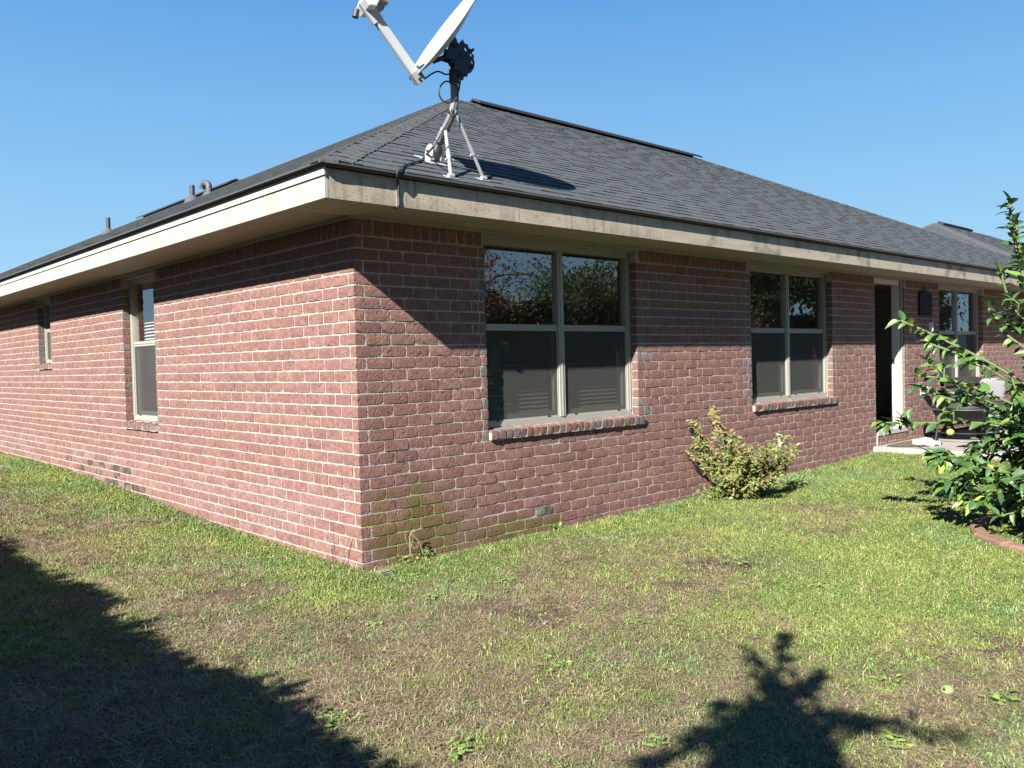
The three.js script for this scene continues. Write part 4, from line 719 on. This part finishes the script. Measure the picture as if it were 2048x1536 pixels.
{ // flowering shrub before the second window
  const r = rng(31), base = V(3.86, gy(3.86, .42), .40), sh = tag(grp('flowering_shrub', null, base), 'sparse yellow green shrub with white blossoms against the brick wall', 'shrub');
  const stems = [], leaves = [], tipsF = [], protos = [leafGeo(.05, .02, .2, .2, 3), leafGeo(.042, .018, .3, .4, 3), leafGeo(.058, .022, .15, .2, 3)], greens = [[.14, .19, .035], [.18, .215, .04], [.10, .15, .03], [.17, .165, .045], [.07, .11, .025], [.21, .24, .06]], bronze = [[.26, .17, .07], [.28, .21, .08], [.23, .13, .055]];
  const put = (p, d, bz) => { const n = 8 + (r() * 6 | 0); for (let i = 0; i < n; i++) { const dir = d.clone().multiplyScalar(.6).add(rv(r, 1)), M = orient(dir, V(-.4, 1, .3).add(rv(r, .5))), s = rr(.7, 1.25, r); M.scale(V(s, s, s)); M.setPosition(p.clone().add(rv(r, .035))); M.col = r() < bz ? pick(bronze, r) : null; leaves.push(M); } };
  const right = V(.54, 0, .84);  // along the wall as the camera sees it
  for (let k = 0; k < 46; k++) {
    const t = r() * Math.PI * 2, lean = rr(.1, .60, r), h = k < 40 ? rr(.14, .64, r) * (1 - .3 * lean) : 0; let tip = V(lean * Math.cos(t), h, Math.max(-.33, lean * Math.sin(t) * .8));
    if (k === 40) tip = V(-.02, .88, -.22); if (k === 41) tip = V(.10, .80, -.30); if (k === 42) tip = V(-.22, .74, -.34); if (k === 43) tip = V(.42, .58, .30); if (k === 44) tip = V(.52, .5, .42); if (k === 45) tip = V(-.1, .55, -.38);
    const c = new THREE.CatmullRomCurve3([V(rr(-.05, .05, r), -.04, rr(-.05, .05, r)), tip.clone().multiply(V(.4, .45, .4)).add(rv(r, .05)), tip]);
    stems.push(strip(new THREE.TubeGeometry(c, 8, .0045, 4).toNonIndexed()));
    const n = k >= 40 ? 10 : 9; for (let i = 0; i < n; i++) { const q = k >= 40 ? (i < 3 ? rr(.35, .6, r) : rr(.7, 1, r)) : lerp(.3, 1, i / (n - 1)); put(c.getPoint(q), c.getTangent(q), tip.y > .6 ? .5 * q : .12); }
    tipsF.push(tip);
  }
  mesh('stems', merge(stems), std({ color: [.13, .09, .06] }), sh); stuff(mesh('foliage', leafMass(leaves, protos, greens, r), matLeaf, sh));
  const petal = leafGeo(.03, .024, .2, .2, 2), white = std({ color: [.8, .79, .78], side: THREE.DoubleSide, roughness: .8 });
  for (const [X, Y, n] of [[1560, 886, 9], [1555, 872, 5], [1460, 1006, 5], [1548, 896, 6]]) { const P = [], p = pxPlane(X, Y, base.clone().add(V(.1, 0, .42)), V(-.84, 0, .54)).sub(base); for (let i = 0; i < n; i++) { const g = petal.clone(); g.applyMatrix4(orient(rv(r, 1).add(V(-.3, .3, .5)), V(0, 1, .3))); P.push(g.translate((r() - .5) * .02, (r() - .5) * .02, 0)); } const m = mesh('blossom', mergeGeometries(P), white, sh); m.position.copy(p); if (Y > 1000) m.position.y = .02; }
}
// weeds: rosettes of broad leaves
{
  const r = rng(44), protos = [leafGeo(.045, .026, .2, .25, 3), leafGeo(.038, .022, .3, .35, 3), leafGeo(.052, .02, .2, .3, 3)], fresh = [[.16, .26, .04], [.20, .31, .05], [.12, .20, .035], [.23, .32, .065]];
  const weed = (X, Y, size, n, high, label, group, name = 'weed', sc = 1) => {
    const p = px(X, Y, 'y', .05); if (p.x > 0 && p.z < .06) p.z = .05; p.y = gy(p.x, p.z); const w = tag(grp(name, null, p), label, 'weed', group), M = [];
    for (let i = 0; i < n; i++) { const t = r() * 6.28, q = r() * size, dir = V(Math.cos(t), rr(.15, 1, r) * high, Math.sin(t)), m = orient(dir, V(0, 1, 0).add(rv(r, .3))), s = sc * rr(.6, 1.2, r); m.scale(V(s, s, s)); const t2 = r() * 6.28; m.setPosition(V(q * Math.cos(t2), .012 + r() * size * .5 * high, q * Math.sin(t2))); M.push(m); }
    stuff(mesh('leaves', leafMass(M, protos, fresh, r), matLeaf, w)); mesh('root_crown', bar(V(0, -.03, 0), V(0, .02, 0), .008, .004, 5), std({ color: [.2, .24, .07] }), w); return w;
  };
  const G = 'broadleaf weeds in the lawn', GL = 'low bright green broadleaf weed growing in the open lawn';
  for (const [X, Y, s, n] of [[866, 1195, .07, 22], [745, 1245, .05, 16], [1480, 1128, .10, 26], [670, 1440, .10, 34], [918, 1500, .08, 30], [1010, 1160, .07, 18], [1790, 1480, .07, 18], [2010, 1400, .10, 30], [1640, 1170, .07, 16], [1310, 1480, .07, 20], [560, 1200, .06, 14], [1115, 1335, .07, 18], [945, 1190, .05, 12], [820, 1150, .07, 18], [1780, 1350, .05, 10], [1255, 1250, .06, 12]]) weed(X, Y, s * 1.15, Math.round(n * 1.1), .4, GL, G, 'weed', .72);
  weed(1075, 1052, .05, 22, 1.3, 'upright lime green weed growing at the wall below the dark stained brick', undefined);
  weed(835, 1112, .08, 46, 1.1, 'leafy green weed clump at the foot of the mossy brick corner', undefined);
  weed(1432, 1000, .22, 170, .9, 'bright green weed patch at the foot of the flowering shrub', undefined);
  weed(775, 1115, .06, 26, 1.0, 'small weed beside a dead stalk at the mossy brick corner', undefined);
  { const p = px(812, 1120, 'y', .05); p.y = gy(p.x, p.z); p.z = .07; const d = tag(grp('dead_stalk', null, p), 'bent dry brown weed stalk leaning at the mossy brick corner', 'weed'); const dr = std({ color: [.22, .16, .10] });
    mesh('stem', merge([tube([V(0, -.03, 0), V(.005, .10, 0), V(.02, .2, -.01), V(.05, .215, 0)], .004), tube([V(.02, .2, -.01), V(.07, .14, .01), V(.10, .05, .02)], .003), tube([V(.005, .1, 0), V(-.03, .17, .0), V(-.035, .21, 0)], .0025)]), dr, d);
    const lf = []; for (let i = 0; i < 8; i++) { const g = protos[1].clone(); g.scale(.8, .8, .8); g.applyMatrix4(orient(rv(r, 1), V(0, 1, .2))); g.translate(rr(-.02, .1, r), rr(.08, .2, r), rr(-.01, .01, r)); lf.push(tint(g, [.16, .12, .08])); } mesh('withered_leaves', mergeGeometries(lf), matLeaf, d); }
  { const p = px(660, 1070, 'x', -.06); p.y = gy(-.06, p.z); const d = tag(grp('dry_vine', null, p), 'thin leafless dry vine climbing the side wall near the corner', 'vine'), T = []; for (let k = 0; k < 7; k++) { const z = rr(-.5, .25, r), h = rr(.08, .42, r) * (k ? 1 : 1.1); T.push(tube([V(0, -.05, z), V(.01 + rr(-.02, .02, r), h * .5, z + rr(-.04, .04, r)), V(.03, h, z + rr(-.09, .09, r))], .0022, 4)); } mesh('stem', merge(T), std({ color: [.17, .13, .10] }), d); }
  { const p = px(1895, 1372, 'y', .06); p.y = gy(p.x, p.z); const f = tag(grp('fallen_fruit', null, p), 'pale green knobbly fruit lying in the dry grass', 'fruit'); const s = new THREE.SphereGeometry(.024, 16, 12); s.scale(1.35, .8, 1); const q = s.attributes.position; for (let i = 0; i < q.count; i++) { const k = 1 + .16 * (fbm(q.getX(i) * 60 + 3, q.getZ(i) * 60 + q.getY(i) * 40, 4, 2) - .5); q.setXYZ(i, q.getX(i) * k, q.getY(i) * k, q.getZ(i) * k); } s.computeVertexNormals(); s.translate(0, .018, 0); mesh('skin', s, std({ color: [.19, .26, .09], roughness: .8 }), f); mesh('stalk', bar(V(-.04, .035, 0), V(-.055, .045, .01), .004), matBark, f); }
  { const s = new THREE.DodecahedronGeometry(.04, 1), q = s.attributes.position; for (let i = 0; i < q.count; i++) { const k = .8 + .5 * h2(Math.round(q.getX(i) * 999), Math.round(q.getY(i) * 999 + q.getZ(i) * 333), 4); q.setXYZ(i, q.getX(i) * k * 1.5, q.getY(i) * k * .45, q.getZ(i) * k); } s.computeVertexNormals(); const p = px(768, 1147, 'y', .04); s.translate(p.x, gy(p.x, p.z) + .01, p.z); tag(mesh('stone', s, std({ color: [.30, .255, .21], map: brickMap })), 'flat pale stone in the grass right at the house corner', 'stone'); }
}
// ---------------------------------------------------------------- hedge and trees that stand outside the frame: they cast the lawn's shadows, are mirrored in the panes or screen low sky
{
  const r = rng(55), protos = [leafGeo(.075, .045, .2, .2, 2), leafGeo(.085, .05, .3, .1, 2)], dark = [[.05, .09, .025], [.065, .11, .03], [.04, .075, .022]];
  const items = []; for (let i = 0; i < 16000; i++) { let y = r() < .3 ? 1.9 - r() * .16 : r() * 1.90; const e = .04 * Math.sin(i * .7), sx = .5, z = rr(-.40, .40, r), x = rr(-sx, sx, r); const M = orient(rv(r, 1), V(0, 1, 0).add(rv(r, .4))), s = rr(.8, 1.3, r); M.scale(V(s, s, s)); M.setPosition(V(x, y + (r() < .012 ? r() * .05 : 0), z)); items.push(M); }
  const crown = leafMass(items, protos, dark, r), stem = merge([0, 1, 2].map(k => bar(V(rr(-.1, .1, r), -.1, rr(-.1, .1, r)), V(rr(-.25, .25, r), 1.5, rr(-.25, .25, r)), .02, .008, 6)));
  for (let k = 0; k < 19; k++) {
    const z = 3.25 - k * .725, x = -4.62 + .05 * Math.sin(k * 2.1), g = tag(grp('hedge_shrub', null, V(x, gy(x, z), z)), 'dense dark evergreen shrub in the clipped hedge row beside the lawn', 'shrub', 'hedge along the lawn');
    const c = mesh('crown', crown, matLeaf, g); c.rotation.y = k % 2 ? Math.PI : 0; c.scale.y = .955 + .012 * Math.sin(k * 1.7); mesh('trunk', stem, matBark, g);
  }
  for (let k = 0; k < 12; k++) { // low shrubs under the trees that the panes mirror
    const f = k / 11, x = lerp(15.5, 31, f), z = lerp(15.6, 8.2, f) + .4 * Math.sin(k * 1.9), g = tag(grp('boundary_shrub', null, V(x, .0, z)), 'rounded dark green shrub under the trees across the yard', 'shrub', 'shrubs under the tree line');
    const c = mesh('crown', crown, matLeaf, g); c.scale.set(2.3, 1.55 + .25 * Math.sin(k * 2.3), 2.1); c.rotation.y = k; mesh('trunk', stem, matBark, g);
  }
  // tree builder: forked limbs, twigs, leaf clumps
  function tree(name, label, x, z, H, R0, base, n, leafSize, colors, seed, bare = 0, group) {
    const q = rng(seed), t = tag(grp(name, null, V(x, gy(clamp(x, -15, 15), clamp(z, -15, 15)) - .03, z)), label, 'tree', group), W = [], L = [], pr = [leafGeo(leafSize, leafSize * .55, .2, .2, 2), leafGeo(leafSize * 1.15, leafSize * .5, .3, .3, 2)];
    const lean = rv(q, .06 * H); lean.y = 0; W.push(tube([V(0, -.2, 0), V(0, H * .25, 0).add(lean.clone().multiplyScalar(.3)), V(0, H * .7, 0).add(lean)], H * .017, 7, 10));
    for (let k = 0; k < 26; k++) {
      const h0 = rr(.3, .72, q), a = V(0, H * h0, 0).addScaledVector(lean, h0), an = q() * 6.283, rad = R0 * rr(.4, 1, q), hi = clamp(h0 + rr(.02, .38, q), base / H, 1.0), k2 = Math.sqrt(Math.max(.05, 1 - Math.pow((hi - .62) / .5, 2)));
      const b = V(Math.cos(an) * rad * k2, H * hi, Math.sin(an) * rad * k2), m = a.clone().lerp(b, .5).add(V(0, .06 * H * q(), 0)).add(rv(q, .05 * H)), c = new THREE.CatmullRomCurve3([a, m, b]);
      W.push(strip(new THREE.TubeGeometry(c, 7, H * .0055, 4).toNonIndexed()));
      for (let s = 0; s < 5; s++) { const p = c.getPoint(rr(.35, 1, q)), e = p.clone().add(rv(q, .16 * R0)).add(V(0, .05 * H, 0)); W.push(bar(p, e, H * .0025, H * .001, 4, false)); }
      if (q() < bare) continue;
      const nl = n / 26 / (1 - bare * .9) | 0; for (let i = 0; i < nl; i++) { const c0 = c.getPoint(rr(.4, 1.0, q)), p = c0.add(rv(q, 1).normalize().multiplyScalar(Math.pow(q(), .5) * .26 * R0)), M = orient(rv(q, 1), V(0, 1, 0).add(rv(q, .5))), s = rr(.7, 1.3, q); M.scale(V(s, s, s)); M.setPosition(p); L.push(M); }
    }
    mesh('trunk', merge(W), matBark, t); stuff(mesh('crown', leafMass(L, pr, colors, q), matLeaf, t)); return t;
  }
  const gr = [[.06, .10, .026], [.075, .125, .03], [.045, .085, .024]], red = [[.27, .11, .05], [.30, .16, .065], [.20, .09, .045]], olive = [[.11, .13, .038], [.14, .155, .045], [.09, .11, .03]];
{ // radiating leafy shoots: every tip stands where its shadow, traced back to the sun, says
    const q = rng(71), hc = 2.5, K = SUN.clone().multiplyScalar(1 / SUN.y), S0 = px(1505, 1490, 'y', .04), head = S0.clone().addScaledVector(K, hc), foot = V(head.x - .05, gy(head.x, head.z), head.z + .04);
    const t = tag(grp('young_tree', null, foot), 'slender young tree with spiky radiating shoots beside the hedge end', 'tree'), W = [tube([V(0, -.1, 0), V(.03, 1.2, .02), head.clone().sub(foot)], .024, 7, 12)], Lf = [], pr = [leafGeo(.085, .03, .2, .2, 2), leafGeo(.1, .034, .3, .1, 2)];
    for (const [X, Y, up, n] of [[1530, 1285, .12, 80], [1462, 1330, .1, 70], [1603, 1372, .08, 70], [1335, 1500, .02, 70], [1240, 1560, -.05, 60], [1680, 1470, .05, 80], [1880, 1500, -.06, 90], [1560, 1400, .1, 60], [1400, 1440, .05, 60], [1500, 1600, -.1, 90], [1620, 1560, -.1, 80], [1380, 1580, -.1, 80], [1500, 1380, .12, 60]]) {
      const g0 = px(X, Y, 'y', .04), tip = g0.addScaledVector(K, hc + up).sub(foot), h = head.clone().sub(foot), c = new THREE.CatmullRomCurve3([h.clone().add(V(0, -.12, 0)), h.clone().lerp(tip, .5).add(V(0, .05, 0)), tip]); W.push(strip(new THREE.TubeGeometry(c, 8, .005, 4).toNonIndexed()));
      for (let k = 0; k < n; k++) { const u = Math.pow(q(), .8), p = c.getPoint(u).add(rv(q, .06 * (1 - u) + .012)), M = orient(c.getTangent(u).add(rv(q, .7)), V(0, 1, 0).add(rv(q, .5))); M.setPosition(p); Lf.push(M); }
    }
    for (let k = 0; k < 1500; k++) { const p = head.clone().sub(foot).add(rv(q, 1).normalize().multiplyScalar(.2 * Math.pow(q(), .4))).add(V(-.04, -.06, .04)), M = orient(rv(q, 1), V(0, 1, 0).add(rv(q, .5))); M.setPosition(p); Lf.push(M); }
    mesh('trunk', merge(W), matBark, t); stuff(mesh('crown', leafMass(Lf, pr, gr, q), matLeaf, t));
  }
  tree('autumn_tree', 'tree with rust red autumn leaves across the yard', 13.2, 14.5, 5.3, 2.6, 1.2, 4000, .12, red, 72, .25);
  tree('broad_tree', 'broad dark green tree standing across the yard', 18.0, 14.6, 4.6, 2.4, .6, 6500, .13, gr, 73);
  tree('bare_tree', 'nearly bare grey tree standing across the yard', 19.6, 12.4, 7.2, 2.0, 2.4, 1500, .10, olive, 74, .65);
  tree('olive_tree', 'olive green leafy tree across the yard beyond the patio', 24.5, 12.5, 6.6, 2.9, .6, 6500, .15, olive, 75, .1);
  tree('rust_shrub_tree', 'low bushy tree with brown and rust leaves across the yard', 21.6, 11.2, 3.6, 1.9, .3, 3600, .12, [[.17, .09, .04], [.13, .11, .04], [.20, .12, .05]], 76);
  tree('tall_green_tree', 'tall green tree beyond the patio', 28.5, 8.8, 7.5, 3.0, .5, 7000, .16, gr, 77);
  tree('far_green_tree', 'tall yellow green tree at the far end of the yard', 33, 8.5, 8.2, 3.2, .5, 6500, .17, [[.14, .20, .04], [.10, .16, .04]], 78);
  const G2 = 'tree line behind the lawn', GL2 = 'green tree of the dense unseen tree line, also screening low sky';
  [[8.5, 17.5, 4.5], [14.8, 17.5, 3.6], [22, 17, 5], [4, 19, 7], [-1, 20, 6.5], [-7, 19, 7], [-12, 15, 7.5], [29, 13.5, 8], [36, 13, 9], [18.5, 19, 3.8], [25.5, 15.5, 6.5], [11, 20, 4], [32.5, 11, 8], [-13.5, 8, 7], [-14, 1, 6.5], [-14.5, -6, 7], [-14, -13, 7]].forEach(([x, z, h], i) => tree('boundary_screen_tree', GL2, x, z, h, h * .48, .3, 6000, .26, i % 2 ? gr : olive, 90 + i, 0, G2));  // left-hand trees are added out of view, raised to block low sky and deepen shade
}

// ---------------------------------------------------------------- grass
{
  const r = rng(303);
  function tuft(n, len, wid, spread, lie) {
    const pos = [], col = []; for (let i = 0; i < n; i++) {
      const t = r() * 6.283, q = r() * spread, b = V(q * Math.cos(t), 0, q * Math.sin(t)), an = r() * 6.283, d = V(Math.cos(an), 0, Math.sin(an)), L = len * rr(.5, 1.15, r), k = lie * rr(.5, 1.3, r), side = V(-d.z, 0, d.x).multiplyScalar(wid / 2 * rr(.7, 1.3, r));
      const m = b.clone().add(V(0, L * .55 * Math.max(.15, 1 - k * .6), 0)).addScaledVector(d, L * .3 * k), e = b.clone().add(V(0, L * Math.max(.12, 1 - k), 0)).addScaledVector(d, L * k * .9);
      const A = b.clone().sub(side), B = b.clone().add(side), C = m.clone().sub(side.clone().multiplyScalar(.8)), D = m.clone().add(side.clone().multiplyScalar(.8)), f = rr(.75, 1.2, r);
      for (const p of [A, B, D, A, D, C, C, D, e]) { pos.push(p.x, p.y, p.z); col.push(f, f, f * rr(.9, 1.05, r)); }
    }
    const g = new THREE.BufferGeometry(); g.setAttribute('position', new THREE.Float32BufferAttribute(pos, 3)); g.setAttribute('color', new THREE.Float32BufferAttribute(col, 3)); g.computeVertexNormals(); return g;
  }
  const kinds = [tuft(12, .028, .0036, .038, 1.0), tuft(9, .044, .004, .04, .85), tuft(15, .05, .0028, .05, 1.3), tuft(9, .016, .011, .035, .95)]; // short, tall, straw lying flat, clover
  const M = kinds.map(() => []), C = kinds.map(() => []), m4 = new THREE.Matrix4(), q4 = new THREE.Quaternion(), e = new THREE.Euler();
  const inv = camQ.clone().invert(), inBed = (x, z) => Math.hypot(x - 3.95, z - 3.28) < .7;
  for (let X = -9; X < 13; X += .1) for (let Z = -13; Z < 8; Z += .1) {
    if (X > -.02 && Z < .03) continue; if (X > 7.6 && Z < 3.5) continue;
    const c = V(X + .05, .05, Z + .05), q = c.clone().sub(CAM).applyQuaternion(inv), d = Math.max(1.2, Math.hypot(X - CAM.x, Z - CAM.z)), sx = Math.abs(q.x / -q.z), vis = q.z < -.3 && sx < .78 && q.y / -q.z > -.62;
    const n0 = vis ? clamp(230 / d, 12, 62) : (d < 7 ? 6 : 2.5), n = Math.floor(n0 + r());
    for (let i = 0; i < n; i++) {
      const x = X + r() * .1, z = Z + r() * .1, g = green(x, z), wall = Math.max(-x, z) < .35; if (inBed(x, z) && r() < .6) continue; if (x > -.015 && z < .035 || x > 7.64 && z < 3.45) continue;
      const bald = clamp((fbm(x * 2.3 + 9, z * 2.3, 67, 3) - .60) * 6); if (r() < bald * .85 && g < .75) continue;
      const isG = r() < .10 + .90 * Math.pow(g, .85), k = isG ? (r() < .13 ? 3 : r() < .3 ? 1 : 0) : 2, s = rr(.65, 1.2, r) * (1 + .2 * (sstep(4, 10, d))) * (wall && isG ? 1.25 : 1) * (k === 0 && g > .8 ? 1.15 : 1);
      e.set(rr(-.25, .25, r), r() * 6.283, rr(-.25, .25, r)); q4.setFromEuler(e); m4.compose(V(x, gy(x, z) - .002, z), q4, V(s, s * rr(.8, 1.15, r), s)); M[k].push(...m4.elements);
      const hue = fbm(x * 1.7 + 60, z * 1.7, 15, 2), f = rr(.7, 1.3, r); let col;
      if (k === 2) col = pick([[.25, .19, .12], [.21, .152, .095], [.13, .092, .058], [.27, .215, .14], [.15, .104, .066]], r);
      else if (k === 3) col = pick([[.12, .21, .04], [.15, .25, .045], [.10, .175, .035]], r);
      else { const y = clamp((hue - .35) * 2.4) * .9; col = [lerp(.11, .185, y), lerp(.165, .22, y), lerp(.036, .05, y)]; if (hue < .3) col = [.12, .19, .06]; if (r() < .16) col = [.24, .225, .10]; }
      C[k].push(col[0] * f, col[1] * f, col[2] * f);
    }
  }
  const mat = std({ vertexColors: true, roughness: .85, side: THREE.DoubleSide });
  const names = ['short_grass', 'tall_grass', 'dead_straw', 'clover'], labels = ['short yellow green lawn grass in patches', 'longer green grass tufts of the lawn', 'dead brown straw lying between the lawn grass', 'small round clover leaves in the lawn'];
  kinds.forEach((g, k) => {
    const n = C[k].length / 3, im = new THREE.InstancedMesh(g, mat, n); im.name = names[k]; im.instanceMatrix.array.set(M[k]); im.instanceColor = new THREE.InstancedBufferAttribute(new Float32Array(C[k]), 3);
    shade(im); im.userData = { kind: 'stuff', label: labels[k], category: k === 3 ? 'clover' : 'grass' }; scene.add(im); console.log(names[k], n);
  });
}

renderer.render(scene, camera);
